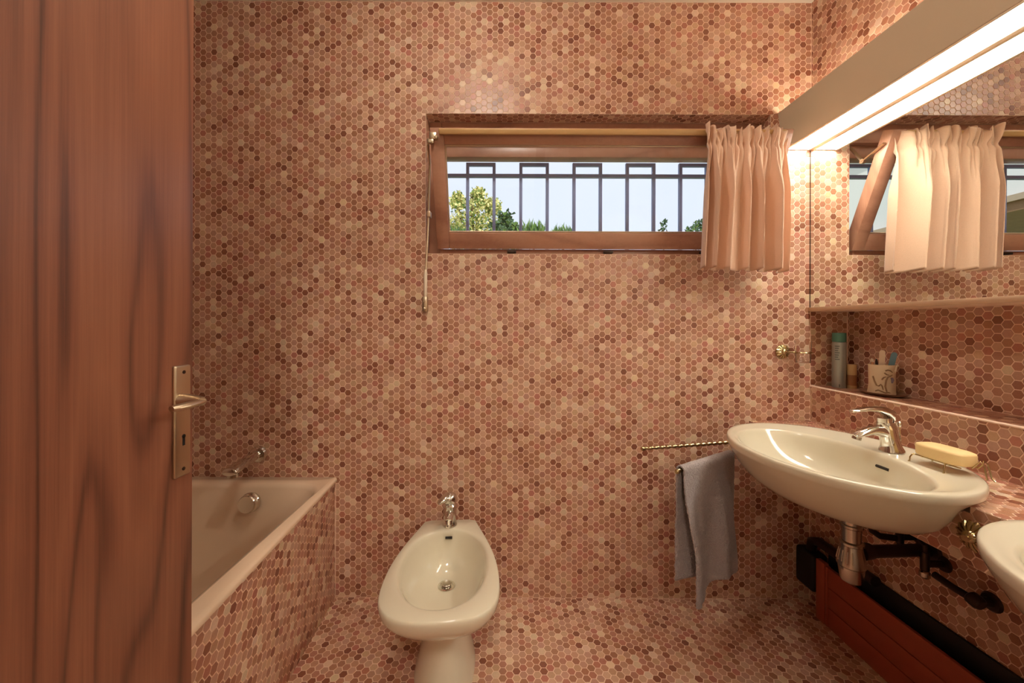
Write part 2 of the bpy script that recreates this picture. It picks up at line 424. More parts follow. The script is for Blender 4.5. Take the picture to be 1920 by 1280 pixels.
# ------------------------------------------------------------------ curtain
def curtain():
    mb = MB()
    NU, NV = 190, 56
    ztop, zbot = 1.790, 1.296
    band = 1.735                         # the gathering tape
    xl, xr = .714, 1.012
    for j in range(NV+1):
        v = j/NV
        z = ztop+(zbot-ztop)*v
        for i in range(NU+1):
            u = i/NU
            ph = 2*PI*(6.6*u+.32*math.sin(4.2*u+.6)+.22*math.sin(11*u+.4)+.16*v*math.sin(7*u))
            low = smoothstep(band-.01, 1.56, z)
            saw = math.sin(ph+.75*math.sin(ph)+.3*math.sin(2*ph))                 # leaning pleats
            crease = math.sin(2*PI*22*u+2.4*math.sin(7*u)+1.2*math.sin(23*u))
            mid = math.exp(-((z-1.70)/.05)**2)
            off = (.006+(.024+.007*math.sin(9*u+1))*low)*saw + .004*math.sin(2*ph+u*9+z*14)*mid + .0045*crease*(1-low)
            x = xl+(xr-xl)*u + .009*math.cos(ph)*low + (u-.5)*.018*v
            if z > band:
                t = (z-band)/(ztop-band)
                off += t*(.010*math.sin(2*PI*9*u+2.2*math.sin(6*u)+.8)+.006*math.sin(2*PI*17*u+3*math.sin(5*u)))-.010*t
                x += t*(.006*math.sin(2*PI*12*u+u*7)+(u-.5)*.022)
            pinch = .016*math.exp(-((z-band)/.014)**2)*(.6+.4*math.sin(2*PI*11*u+4*u))
            y = 1.360+.012*u+.024*v-off+pinch
            y += .040*smoothstep(.88, 1.0, u)                   # the end returns around the rail
            x += .010*smoothstep(.88, 1.0, u)
            zz = z
            if v < .11: zz += (1-v/.11)*(.007*math.sin(2*PI*13*u+1.3*math.sin(13*u))+.006*math.sin(2*PI*4*u+1)+.006*u)
            if j > NV-2: zz += .003*math.sin(ph)
            mb.v.append((x, y, zz-.006*u*v))
    for j in range(NV):
        for i in range(NU):
            a = j*(NU+1)+i
            mb.f.append((a, a+1, a+NU+2, a+NU+1))
    return mb
cur = curtain().obj('curtain', 'cloth', off=(.875, 1.40, 1.296), smooth=60)
tag(cur, 'short gathered peach curtain drawn to the right end of the window', 'curtain')
sol = cur.modifiers.new('thickness', 'SOLIDIFY'); sol.thickness = .0016

# ------------------------------------------------------------------ window grille outside
GY = 1.755
gr = thing('window_grille', 'dark iron grille of upright bars and rectangular tops outside the window', 'grille', (.37, GY, WZ0+.02))
def gx(px): return (px-VX)*GY/F
gz = lambda py: CH-(py-VY)*GY/F
z0, zr, zt = WZ0+.021, gz(330), gz(309)
for k in range(-1, 7):
    xa, xb = gx(876+99.6*k), gx(925.5+99.6*k)
    if xa < WX0-.001 or xb > WX1+.06: continue
    for x in (xa, xb):
        MB().box((x-.0068, GY-.0068, z0), (x+.0068, GY+.0068, zt-.007)).obj('bar', 'iron', gr, smooth=0)
    MB().box((xa-.0068, GY-.0068, zt-.007), (xb+.0068, GY+.0068, zt+.007)).obj('bar_cap', 'iron', gr, smooth=0)
MB().box((WX0+.001, GY-.0085, zr-.007), (WX1-.001, GY+.0085, zr+.007)).obj('cross_rail', 'iron', gr, smooth=0)

# ------------------------------------------------------------------ garden outside
struct(MB().box((-14, 1.95, -.1), (14, 30, .0)).obj('ground', 'grass', smooth=0), 'garden ground outside')
def foliage(name, label, base, blobs, m, n, size, trunk, seed, spiky=False, m2=None, group='plants outside the window'):
    r = random.Random(seed)
    root = thing(name, label, 'tree' if trunk > .04 else 'shrub', base, group)
    mbs = [MB(), MB()]
    for k in range(n):
        c, rad = blobs[r.randrange(len(blobs))]
        while True:
            d = Vector((r.uniform(-1, 1), r.uniform(-1, 1), r.uniform(-1, 1)))
            if d.length < 1: break
        p = Vector(c)+Vector((d.x*rad[0], d.y*rad[1], d.z*rad[2]))
        if spiky:
            dirv = Vector((r.uniform(-.5, .5), r.uniform(-.5, .5), 1)).normalized(); ln = size*r.uniform(1.2, 2.4); wd = size*.16
        else:
            dirv = Vector((r.uniform(-1, 1), r.uniform(-1, 1), r.uniform(-.6, 1))).normalized(); ln = size*r.uniform(.7, 1.3); wd = ln*.36
        sd = dirv.cross(Vector((r.uniform(-1, 1), r.uniform(-1, 1), r.uniform(-1, 1)))).normalized()
        nn = dirv.cross(sd)*wd*.3
        b = mbs[1 if (m2 and r.random() < .28) else 0]
        b.add([p, p+dirv*ln*.5+sd*wd+nn, p+dirv*ln, p+dirv*ln*.5-sd*wd+nn], [(0, 1, 2), (0, 2, 3)])
    f = mbs[0].obj('foliage', m, root, smooth=0); f['kind'] = 'stuff'
    if m2:
        f = mbs[1].obj('foliage', m2, root, smooth=0); f['kind'] = 'stuff'
    tm = MB()
    top = max(b_[0][2] for b_ in blobs)
    tm.tube([base, Vector(base)+Vector((.02, 0, (top-base[2])*.5)), Vector((blobs[0][0][0], blobs[0][0][1], top))], [trunk*1.2, trunk, trunk*.4], 8)
    for c, rad in blobs[1:]:
        bz = base[2]+(c[2]-base[2])*.55
        tm.tube([(base[0], base[1], bz), ((base[0]+c[0])/2, (base[1]+c[1])/2, bz+(c[2]-bz)*.4), c], [trunk*.6, trunk*.4, trunk*.15], 6)
    tm.obj('trunk', 'bark', root)
    return root
def blob(px, py, Y, rx, rz): 
    p = P(px, py, Y); s_ = Y/F; return (tuple(p), (rx*s_, rx*s_, rz*s_))
YT = 9.0
foliage('garden_tree', 'yellow-green leafy tree seen through the left of the window', (P(885, 610, YT).x, YT, 0),
        [blob(885, 395, YT, 40, 22), blob(858, 378, YT, 14, 16), blob(896, 368, YT, 15, 15), blob(922, 388, YT, 18, 16), blob(872, 420, YT, 40, 20), blob(915, 425, YT, 38, 22), blob(850, 440, YT, 30, 26), blob(895, 450, YT, 55, 30)], 'leaf_yellow', 4200, .075, .07, 3, m2='leaf_green')
foliage('garden_shrub', 'green shrub right of the yellow tree behind the grille', (P(948, 610, 8.0).x, 8.0, 0),
        [blob(948, 410, 8, 13, 14), blob(940, 432, 8, 22, 16), blob(962, 428, 8, 14, 10), blob(945, 455, 8, 34, 22)], 'leaf_dark', 700, .10, .035, 4, m2='leaf_green')
for k, (px, py, rx, n, lb) in enumerate(((1000, 428, 22, 420, 'spiky juniper tips below the second bar pair'), (1055, 434, 22, 260, 'low sparse spiky tips between the second and third bar pairs'), (860, 437, 26, 320, 'spiky green tips at the lower left corner of the glass'))):
    foliage('juniper', lb, (P(px, 610, 6.0).x, 6.0, 0), [blob(px, py+8, 6, rx, 8), blob(px-8, py+20, 6, rx, 12)], 'leaf_green', n, .07, .03, 10+k, True, 'leaf_dark')
foliage('garden_shrub', 'thin twig with sparse leaves seen below the fourth bar pair', (P(1243, 610, 5.0).x, 5.0, 0), [blob(1243, 424, 5, 5, 14), blob(1245, 440, 5, 10, 10)], 'leaf_dark', 60, .05, .012, 21)
foliage('garden_shrub', 'small leafy shrub top beside the curtain behind the glass', (P(1302, 610, 5.0).x, 5.0, 0), [blob(1304, 428, 5, 20, 7), blob(1312, 420, 5, 12, 7), blob(1300, 445, 5, 26, 14)], 'leaf_dark', 210, .05, .02, 22, m2='leaf_green')
# neighbouring house seen in the mirror
hs = thing('neighbour_house', 'raised white house with a brown timber eave, seen through the window in the mirror', 'house', (-4.6, 5.6, 0))
MB().box((-7.0, 3.9, 2.76), (-4.1, 9.0, 4.6)).obj('wall', 'house_white', hs, smooth=0)
MB().box((-7.05, 3.85, 2.68), (-3.95, 9.05, 2.76)).obj('eave', 'trim_metal', hs, smooth=0)
MB().box((-7.0, 3.9, 2.56), (-4.0, 9.0, 2.68)).obj('beam', 'eave_brown', hs, smooth=0)
for x, y in ((-6.9, 4.0), (-6.9, 8.9), (-4.15, 8.9)):
    MB().box((x-.08, y-.08, 0), (x+.08, y+.08, 2.56)).obj('post', 'eave_brown', hs, smooth=0)
MB().add([(-3.8, 3.8, 4.55), (-3.8, 9.1, 4.55), (-7.2, 9.1, 4.55), (-7.2, 3.8, 4.55), (-5.5, 3.8, 5.6), (-5.5, 9.1, 5.6)],
         [(0, 1, 2, 3), (0, 1, 5, 4), (2, 3, 4, 5), (0, 4, 3), (1, 2, 5)]).obj('roof', 'roof_tile', hs, smooth=0)

# ------------------------------------------------------------------ mirror and lamp
XM = XR-.004
mir = thing('wall_mirror', 'wide frameless mirror above the tiled niche', 'mirror', (XR, .75, ZM))
MB().box((XM, YF+.01, ZM+.016), (XR+TG-.0001, YB-.003, 1.793)).obj('glass', 'mirror_glass', mir, smooth=0)
MB().box((XM-.006, YF+.01, ZM), (XR+TG-.0001, YB-.001, ZM+.0155), .001).obj('bottom_rail', 'trim_metal', mir)
MB().box((XM-.001, YB-.003, ZM+.016), (XR+TG-.0001, YB-.0006, 1.793)).obj('edge_strip', 'dark_metal', mir, smooth=0)
LZ0, LZ1 = 1.796, 1.943
lamp = thing('mirror_lamp', 'long beige metal strip lamp fixed above the mirror', 'lamp', (XR, .75, LZ0))
XF0, XF1 = 1.115, 1.094      # fascia bottom and top
def prism(prof, y0, y1):
    return MB().loft([[(x, y0, z) for x, z in prof], [(x, y1, z) for x, z in prof]])
Y0L, Y1L = YF+.012, YB-.001
prism([(XF0, LZ0), (XF0+.004, LZ0), (XF1+.004, LZ1), (XF1, LZ1)], Y0L, Y1L).obj('fascia', 'lamp_metal', lamp, smooth=0)
prism([(XF0+.001, LZ0-.002), (XF0+.011, LZ0-.002), (XF0+.011, LZ0+.003), (XF0+.001, LZ0+.003)], Y0L, Y1L).obj('frame_rail', 'trim_metal', lamp, smooth=0)
prism([(XM-.013, LZ0-.003), (XM-.0005, LZ0-.003), (XM-.0005, LZ0+.003), (XM-.013, LZ0+.003)], Y0L, Y1L).obj('frame_rail', 'trim_metal', lamp, smooth=0)
prism([(XF0+.010, LZ0+.0005), (XM-.013, LZ0+.0005), (XM-.013, LZ0+.004), (XF0+.010, LZ0+.004)], Y0L+.004, Y1L-.006).obj('diffuser', 'diffuser', lamp, smooth=0)
for y in (Y1L-.005, Y0L):
    MB().box((XF0+.005, y, LZ0), (XM, y+.004, LZ0+.02)).obj('end_cap', 'trim_metal', lamp, smooth=0)
prism([(XF1+.016, LZ1-.060), (XR-.001, LZ1-.060), (XR-.001, LZ1-.055), (XF1+.016, LZ1-.055)], Y0L+.004, Y1L-.006).obj('tray', 'lamp_metal', lamp, smooth=0)
for ya, yb in ((.02, .72), (.80, 1.50)):
    t = MB().tube([(1.165, ya, LZ1-.036), (1.165, yb, LZ1-.036)], .013, 14).obj('tube', 'uplight', lamp)

# ------------------------------------------------------------------ washbasins
SCX, SCY, SA, SB, SZ = .925, 1.095, .241, .300, .745
# outer profile of the bowl: (z, scale x, scale y) around (SCX, SCY) from below
OUT = [(.606, .08, .08), (.606, .42, .42), (.613, .58, .60), (.628, .715, .73), (.650, .82, .835), (.678, .905, .91), (.706, .965, .967), (.722, .992, .992), (.726, .999, .999), (.738, 1., 1.), (.7432, .994, .995), (.745, .982, .985)]
def basin_scale(z):
    for (z0, a0, b0), (z1, a1, b1) in zip(OUT, OUT[1:]):
        if z <= z1 and z1 > z0:
            t = max(0, (z-z0)/(z1-z0)); return a0+(a1-a0)*t, b0+(b1-b0)*t
    return 1, 1
def make_basin(yoff, label):
    y = SCY+yoff
    root = thing('washbasin', label, 'washbasin', (SCX, y, OUT[0][0]), 'washbasins set into the counter')
    def body(z, a, b):
        out = []
        for px, py, pz in ell(SCX, y, SA*a, SB*b, z, 96):
            if z < .721:                                  # tucked in below the rim where it sits in the counter
                k = smoothstep(.93, 1.02, px)*(.10 if z > .63 else .05)
                px = SCX+(px-SCX)*(1-k); py = y+(py-y)*(1-k)
            if z < .721 and py < y: py = y-(y-py)*b**(-.18)          # fuller toward the drain side
            out.append((px, py, pz))
        return out
    rings = [body(z, a, b) for z, a, b in OUT]
    rings.append(ell(SCX-.001, y, SA*.935, SB*.945, .7450, 96))
    rings.append(ell(SCX-.002, y, SA*.910, SB*.922, .7430, 96))
    ix, iy = .872, y-.022
    for a, b, z, dx in ((.172, .256, .7420, 0), (.1675, .2515, .7405, 0), (.164, .248, .7365, 0), (.161, .244, .729, 0), (.153, .234, .712, .004), (.143, .218, .69, .010), (.128, .195, .668, .018), (.105, .158, .649, .028), (.07, .10, .638, .040), (.035, .045, .634, .052), (.022, .022, .632, .06)):
        rings.append(ell(ix+dx, iy, a, b, z, 96))
    MB().loft(rings, True, False).obj('bowl', 'ceramic', root, smooth=70)
    MB().lathe([(.0225, 0), (.024, .003), (.018, .004), (.0, .001)], (ix+.06, iy, .630)).obj('drain', 'chrome', root)
    # overflow slot in the rear wall of the bowl
    sl_ = MB()
    p = Vector((1.0255, iy-.022, .7085))
    sl_.tube([p+Vector((0, .017, 0)), p+Vector((.0007, .010, 0)), p+Vector((.0007, -.010, 0)), p+Vector((0, -.017, 0))], .0038, 10)
    sl_.obj('overflow_slot', 'hole_dark', root)
    return root
make_basin(0, 'beige oval washbasin with the chrome mixer tap and soap on its rim')
make_basin(-.695, 'beige oval washbasin cut off at the right edge of the picture')

# counter: layered extrusion with notches that follow the bowls
cnt = MB()
lev_z = [ZK0+.0, .606, .618, .632, .648, .664, .680, .694, ZK1-TG]
def notch_x(yy, z, grow):
    x = XC+TG
    for yo in (0, -.695):
        a, b = basin_scale(z); a = SA*a+grow; b = SB*b+grow
        d = (yy-SCY-yo)/b
        if z >= .606 and abs(d) < 1: x = max(x, SCX+a*math.sqrt(1-d*d))
    return x
ys = [YF+.001+(YB+TG-.0015-YF-.001)*i/220 for i in range(221)]
for z0_, z1_ in zip(lev_z, lev_z[1:]):
    xs = [notch_x(y, (z0_+z1_)/2, -.030) if z1_ < .7 else notch_x(y, z1_, -.008) for y in ys]
    n = len(ys); vs = []
    for z in (z0_, z1_):
        vs += [(x, y, z) for x, y in zip(xs, ys)]; vs += [(XR+TG-.0005, y, z) for y in ys]
    fs = []
    for i in range(n-1):
        fs += [(i, i+1, 2*n+i+1, 2*n+i), (2*n+i, 2*n+i+1, 3*n+i+1, 3*n+i), (i, n+i, n+i+1, i+1), (n+i, 3*n+i, 3*n+i+1, n+i+1)]
    fs += [(0, 2*n, 3*n, n), (n-1, 2*n-1, 4*n-1, 3*n-1)]
    cnt.add(vs, fs)
counter = cnt.obj('vanity_counter', 'grout', off=(1.1, .7, ZK0), smooth=0)
tag(counter, 'tiled vanity counter carrying the two washbasins along the right wall', 'counter')

# mixer tap on the first basin
TX, TY = 1.080, 1.083
tap = thing('basin_tap', 'chrome single-lever mixer tap on the washbasin rim', 'tap', (TX, TY, .744))
def oval(c, ax, a, b, n=24):
    """oval ring around axis ax; a along y, b in the xz plane"""
    ax = Vector(ax).normalized(); yv = Vector((0, 1, 0)); xv = yv.cross(ax).normalized()
    return [Vector(c)+yv*a*math.cos(t)+xv*b*math.sin(t) for t in [2*PI*k/n for k in range(n)]]
bd = MB()
bd.loft([oval((TX+.003, TY, .744), (0, 0, 1), .027, .029), oval((TX+.003, TY, .748), (0, 0, 1), .0265, .0285), oval((TX+.001, TY, .757), (-.1, 0, 1), .0225, .0235),
         oval((TX-.004, TY, .778), (-.3, 0, 1), .0195, .0215), oval((TX-.009, TY, .800), (-.35, 0, 1), .0195, .0225), oval((TX-.014, TY, .818), (-.25, 0, 1), .020, .0205), oval((TX-.016, TY, .826), (-.15, 0, 1), .0185, .0185)])
bd.obj('body', 'chrome', tap, smooth=50)
sp = MB()
sp.loft([oval((TX-.006, TY, .790), (-1, 0, .0), .017, .026), oval((TX-.028, TY, .800), (-1, 0, -.12), .0165, .0175), oval((TX-.055, TY, .8005), (-1, 0, -.28), .0155, .0115), oval((TX-.082, TY, .793), (-1, 0, -.35), .0145, .0085), oval((TX-.100, TY, .786), (-1, 0, -.35), .0135, .0068), oval((TX-.103, TY, .7845), (-1, 0, -.35), .0115, .005)])
so = sp.obj('spout', 'chrome', tap, smooth=50)
MB().lathe([(.0105, 0), (.0105, .008), (.008, .009)], (TX-.094, TY, .784), (-.3, 0, -1), 18).obj('aerator', 'chrome_dull', so)
MB().loft([oval((TX-.017, TY, .823), (-.15, 0, 1), .0165, .0165), oval((TX-.0185, TY, .838), (-.15, 0, 1), .0165, .0165)]).obj('cartridge', 'chrome', tap, smooth=50)
lv = MB()
lv.loft([oval((TX+.004, TY, .834), (-1, 0, .45), .012, .008), oval((TX-.002, TY, .846), (-1, 0, .35), .0175, .0135), oval((TX-.018, TY, .8545), (-1, 0, .18), .019, .0125), oval((TX-.040, TY, .8605), (-1, 0, .05), .0165, .0085),
         oval((TX-.066, TY, .8605), (-1, 0, -.06), .0135, .0055), oval((TX-.092, TY, .8570), (-1, 0, -.14), .0105, .0042), oval((TX-.108, TY, .8545), (-1, 0, -.14), .0085, .0036), oval((TX-.111, TY, .854), (-1, 0, -.14), .006, .002)])
lv.obj('lever', 'chrome', tap, smooth=60)
MB().tube([(TX+.027, TY, .757), (TX+.024, TY, .812)], .0022, 8).lathe([(.004, 0), (.0065, .004), (.0065, .012), (.003, .015)], (TX+.024, TY, .812), (0, 0, 1), 14).obj('drain_knob', 'chrome', tap)

# soap and soap dish
sx, sy = 1.082, .952
dish = thing('soap_dish', 'wire soap dish with bent legs on the washbasin rim', 'soap dish', (sx, sy, .742))
wire = MB(); zt_ = .7625
def wleg(x, y, ox, oy):
    return MB().tube([(x, y, zt_), (x+ox*.5, y+oy*.5, zt_-.001), (x+ox*.9, y+oy*.9, zt_-.008), (x+ox, y+oy, .7435), (x+ox*1.3, y+oy*1.3, .743)], .0017, 8)
MB().tube([(sx-.022, sy-.052, zt_), (sx-.022, sy+.052, zt_)], .0017, 8).tube([(sx+.022, sy-.052, zt_), (sx+.022, sy+.052, zt_)], .0017, 8).tube([(sx-.026, sy-.03, zt_), (sx+.026, sy-.03, zt_)], .0017, 8).tube([(sx-.026, sy+.03, zt_), (sx+.026, sy+.03, zt_)], .0017, 8).obj('wire_rack', 'brass', dish)
for a, b, c, d in ((sx-.022, sy-.022, -.012, -.006), (sx-.022, sy+.048, -.008, .006), (sx+.022, sy+.045, .004, .006)):
    wleg(a, b, c, d).obj('leg', 'brass', dish)
MB().tube([(sx+.018, sy-.052, zt_), (sx+.018, sy-.061, zt_+.012), (sx+.017, sy-.064, zt_+.022), (sx+.018, sy-.070, zt_+.016), (sx+.020, sy-.076, zt_-.014), (sx+.021, sy-.082, .743)], .0017, 8).tube([(sx+.004, sy-.052, zt_), (sx+.006, sy-.060, zt_+.012), (sx+.009, sy-.064, zt_+.020), (sx+.010, sy-.070, zt_+.012), (sx+.012, sy-.074, .744)], .0017, 8).obj('end_loop', 'brass', dish)
def soap_ring(z, a, b): return [(sx+x, sy+y, z) for x, y, _ in [(p[0], p[1], 0) for p in ell(0, 0, a, b, 0, 48, 3.6)]]
sb = MB().loft([soap_ring(.7644, .026, .049), soap_ring(.7660, .0285, .0525), soap_ring(.769, .0295, .0535), soap_ring(.789, .0300, .0540), soap_ring(.793, .0288, .0525), soap_ring(.7950, .0255, .047), soap_ring(.7955, .012, .03)])
tag(sb.obj('soap_bar', 'soap', off=(sx, sy, .7644), smooth=60), 'pale yellow bar of soap on the wire dish', 'soap')

# ------------------------------------------------------------------ waste and pipes
DXp, DYp = .952, 1.062
tr = thing('sink_trap', 'chrome bottle trap hanging below the washbasin', 'drain trap', (DXp, DYp, .40))
MB().lathe([(.030, .612), (.030, .603), (.0235, .598), (.022, .560), (.022, .548)], (DXp, DYp, 0), n=28).obj('tailpiece', 'chrome_dull', tr)
MB().lathe([(.022, .552), (.0255, .550), (.0255, .544), (.022, .541), (.0215, .500), (.0215, .49)], (DXp, DYp, 0), n=28).obj('tube', 'chrome_dull', tr)
MB().lathe([(.0225, .506), (.028, .503), (.028, .497), (.0245, .494), (.0255, .486), (.0315, .452), (.0320, .440), (.0285, .436), (.0285, .430), (.0245, .402), (.0225, .397), (.0, .396)], (DXp, DYp, 0), n=28).obj('cup', 'chrome_dull', tr)
for a in (2.6, 2.95, 3.3, 3.7, 4.1):
    d = Vector((math.cos(a), math.sin(a), 0))
    MB().tube([Vector((DXp, DYp, .482))+d*.0262, Vector((DXp, DYp, .452))+d*.0318], .0016, 8).obj('grip_rib', 'chrome_dull', tr)
wp = MB()
wy = 1.118
wp.tube([(DXp+.030, DYp+.008, .468), (DXp+.065, DYp+.018, .467)], [.021, .021], 18).tube([(DXp+.05, DYp+.014, .467), (XR-.004, wy, .448)], .0165, 18).lathe([(.034, 0), (.030, .008), (.018, .010)], (XR, wy, .448), (-1, 0, 0), 24)
wp.obj('waste_pipe', 'dark_metal', tr)
def valve(cx, cy, cz, label, ybend, zt):
    v = thing('angle_valve', label, 'valve', (cx, cy, cz))
    MB().tube([(XR-.001, cy, cz), (cx, cy, cz)], .009, 14).lathe([(.022, 0), (.019, .005), (.010, .006)], (XR, cy, cz), (-1, 0, 0), 20).tube([(cx, cy, cz-.016), (cx, cy, cz+.034)], .010, 14).obj('body', 'dark_metal', v)
    MB().lathe([(.008, 0), (.012, .004), (.012, .016), (.009, .020)], (cx, cy, cz-.018), (0, 0, -1), 14).obj('knob', 'chrome_dull', v)
    MB().tube([(cx, cy, cz+.03), (cx, cy, cz+.05), (cx+.004, cy+.02, cz+.06), (cx+.012, ybend, zt)], .0055, 10).obj('riser', 'dark_metal', v)
valve(1.170, 1.146, .470, 'dark angle valve just below the washbasin bowl', 1.135, .600)
valve(1.175, 1.082, .430, 'dark angle valve at the end of the black waste pipe', 1.09, .59)
pp = thing('supply_pipe', 'dark bent supply pipe on the wall under the counter', 'pipe', (1.2, 1.0, .40))
MB().tube([(1.185, 1.068, .410), (1.19, 1.03, .402), (1.195, .985, .398)], .009, 12).obj('pipe', 'dark_metal', pp)
MB().lathe([(.013, -.012), (.017, -.006), (.017, .012), (.012, .016)], (1.195, .980, .398), (0, 1, .3), 16).tube([(1.195, .98, .398), (1.215, .976, .400), (XR-.001, .975, .40)], .011, 12).lathe([(.024, 0), (.02, .006), (.011, .007)], (XR, .975, .40), (-1, 0, 0), 18).obj('elbow', 'dark_metal', pp)
p2 = thing('supply_pipe', 'dark elbow pipe right behind the chrome bottle trap', 'pipe', (1.12, 1.2, .52))
MB().tube([(1.098, 1.166, .600), (1.098, 1.164, .505), (1.104, 1.161, .480), (1.120, 1.156, .468), (1.160, 1.147, .466)], .009, 12).obj('pipe', 'dark_metal', p2)

# convector with red-brown front under the counter
cv = thing('convector', 'red-brown panelled convector heater on the floor under the counter', 'heater', (1.20, .9, 0))
CXF = 1.178
for i, (za, zb) in enumerate(((.0, .070), (.0725, .1425), (.145, .215))):
    MB().box((CXF, .10, za+.0005), (CXF+.012, 1.418, zb), .0015).obj('board', 'radiator_red', cv)
MB().box((CXF-.004, 1.420, .0005), (CXF+.014, 1.458, .222), .002).obj('end_post', 'radiator_red', cv)
MB().box((CXF-.003, 1.4085, .001), (CXF+.012, 1.4175, .218), .002).obj('edge_strip', 'radiator_red', cv)
MB().box((CXF+.0135, .10, .02), (XR-.002, 1.455, .185)).obj('core', 'black', cv, smooth=0)
MB().box((XR-.010, .10, .186), (XR-.001, 1.455, .262), .001).obj('back_plate', 'black', cv)
vb = thing('radiator_valve', 'black valve block in the corner beside the convector', 'valve', (1.2, 1.5, .10))
MB().box((1.165, 1.462, .085), (XR-.001, YB-.004, .225), .012, 3).obj('block', 'black', vb)
MB().tube([(1.195, 1.51, .2), (1.195, 1.50, .262), (1.195, 1.47, .275), (1.19, 1.24, .276)], .017, 14).obj('pipe', 'dark_metal', vb)

# ------------------------------------------------------------------ towel holders
def rosette(c, axis, r, name, parent, m='brass'):
    nf = 14
    def mod(a, rr, h): return 1+.07*math.cos(nf*a)*min(1, rr/r)
    mb = MB().lathe([(r*.9, 0), (r, .002), (r*.96, .006), (r*.72, .011), (r*.42, .014), (r*.40, .019), (r*.25, .022), (0, .023)], c, axis, 112, mod)
    o = mb.obj(name, m, parent, smooth=50)
    ax = Vector(axis); x = ax.orthogonal().normalized(); y = ax.cross(x)
    fl = MB()
    for k in range(nf):
        a = 2*PI*(k+.5)/nf; d = x*math.cos(a)+y*math.sin(a)
        fl.tube([Vector(c)+d*r*.42+ax*.0145, Vector(c)+d*r*.7+ax*.0125, Vector(c)+d*r*1.0+ax*.006], [.0012, .0022, .0030], 6)
    fl.obj('flutes', m, o)
    return o
def twisted(mb, a, b, r, turns):
    a, b = Vector(a), Vector(b); t = (b-a).normalized(); x = t.orthogonal().normalized(); y = t.cross(x)
    n = 140; N = 14; rings = []
    for i in range(n+1):
        s_ = i/n; p = a+(b-a)*s_; w_ = 2*PI*turns*s_
        rings.append([p+(x*math.cos(al)+y*math.sin(al))*r*(1+.30*math.cos(2*(al-w_))) for al in [2*PI*k/N for k in range(N)]])
    return mb.loft(rings)
M1 = Vector((XC-.030, 1.462, .66))
A1, A2 = P(1207, 840, 1.361), P(1272, 882, 1.204)
rail_ = thing('towel_holder', 'brass swivel towel holder with two twisted arms beside the washbasin', 'towel rail', (XC, 1.462, .66))
rosette((XC, 1.462, .65), (-1, 0, 0), .030, 'rosette', rail_)
MB().tube([(XC-.02, 1.462, .65), (M1.x, 1.462, .65)], .006, 12).tube([(M1.x, 1.462, .632), (M1.x, 1.462, .672)], .008, 14).obj('pivot', 'brass', rail_)
for A, z in ((A1, .66), (A2, .64)):
    A = Vector((A.x, A.y, z))
    ar = twisted(MB(), A, (M1.x, M1.y, z), .0055, 10).obj('arm', 'brass', rail_, smooth=60)
    d = (A-Vector((M1.x, M1.y, z))).normalized()
    MB().lathe([(.0045, 0), (.0075, .002), (.0075, .006), (.004, .009)], A, d, 14).obj('end_knob', 'brass', ar)
r2 = thing('towel_holder', 'brass shell-shaped rosette on the counter front half hidden by the near washbasin', 'towel rail', (XC, .80, .658))
rosette((XC, .806, .655), (-1, 0, 0), .030, 'rosette', r2)
MB().tube([(XC-.02, .806, .655), (XC-.032, .80, .655)], .006, 12).obj('pivot', 'brass', r2)

# towel over the second arm
def towel():
    A = Vector((A2.x, A2.y, .64)); B = Vector((M1.x, M1.y, .64))
    d = (B-A).normalized(); nrm = Vector((d.y, -d.x, 0)).normalized()   # toward the camera
    mb = MB(); NU, NV = 130, 220; tr2 = random.Random(5)
    s0, s1 = .012, .300
    zf, zb = .236, .278
    r = .0105
    Lf, Lb = .64-zf, .64-zb; arc = PI*r
    tot = Lf+Lb+arc
    for j in range(NV+1):
        q = tot*j/NV
        for i in range(NU+1):
            u = i/NU
            s_ = s0+(s1-s0)*u
            if q < Lb: depth = Lb-q; side = -1; z = .64-depth
            elif q < Lb+arc: a = (q-Lb)/r; side = None; depth = 0
            else: depth = q-Lb-arc; side = 1; z = .64-depth
            if side is None:
                off = -math.cos(a)*r; z = .64+math.sin(a)*r
            else:
                off = side*r
            dn = min(1, depth/.36)
            # folds and gathering toward the bottom
            if side == 1:
                k = smoothstep(.02, .30, depth)
                off += k*(.016*math.sin(2*PI*(1.55*u+.05)+.6)+.006*math.sin(2*PI*3.3*u+1.3)+.012)
                s_ += k*(.016*(.5-u)*1.4+.008) + .004*math.sin(2*PI*2*u)*k + .030*smoothstep(.62, 1., u)*smoothstep(.18, .40, depth)
                z -= k*(.024*math.exp(-((u-.22)/.20)**2)-.024*smoothstep(.40, .56, u)+.016*smoothstep(.6, 1., u))
            elif side == -1:
                k = smoothstep(.02, .30, depth)
                off -= k*(.010*math.sin(2*PI*1.3*u+2.)+.004)
                s_ += k*(.030*(.5-u)*1.2-.004)
            p = A+d*s_+nrm*(off+tr2.uniform(-.0014, .0014))
            mb.v.append((p.x, p.y, z))
    for j in range(NV):
        for i in range(NU):
            a = j*(NU+1)+i; mb.f.append((a, a+1, a+NU+2, a+NU+1))
    return mb
tw = towel().obj('hand_towel', 'terry', off=(.66, 1.28, .24), smooth=60)
tag(tw, 'grey terry hand towel hanging over the lower brass arm', 'towel')
sol = tw.modifiers.new('thickness', 'SOLIDIFY'); sol.thickness = .005; sol.offset = 1

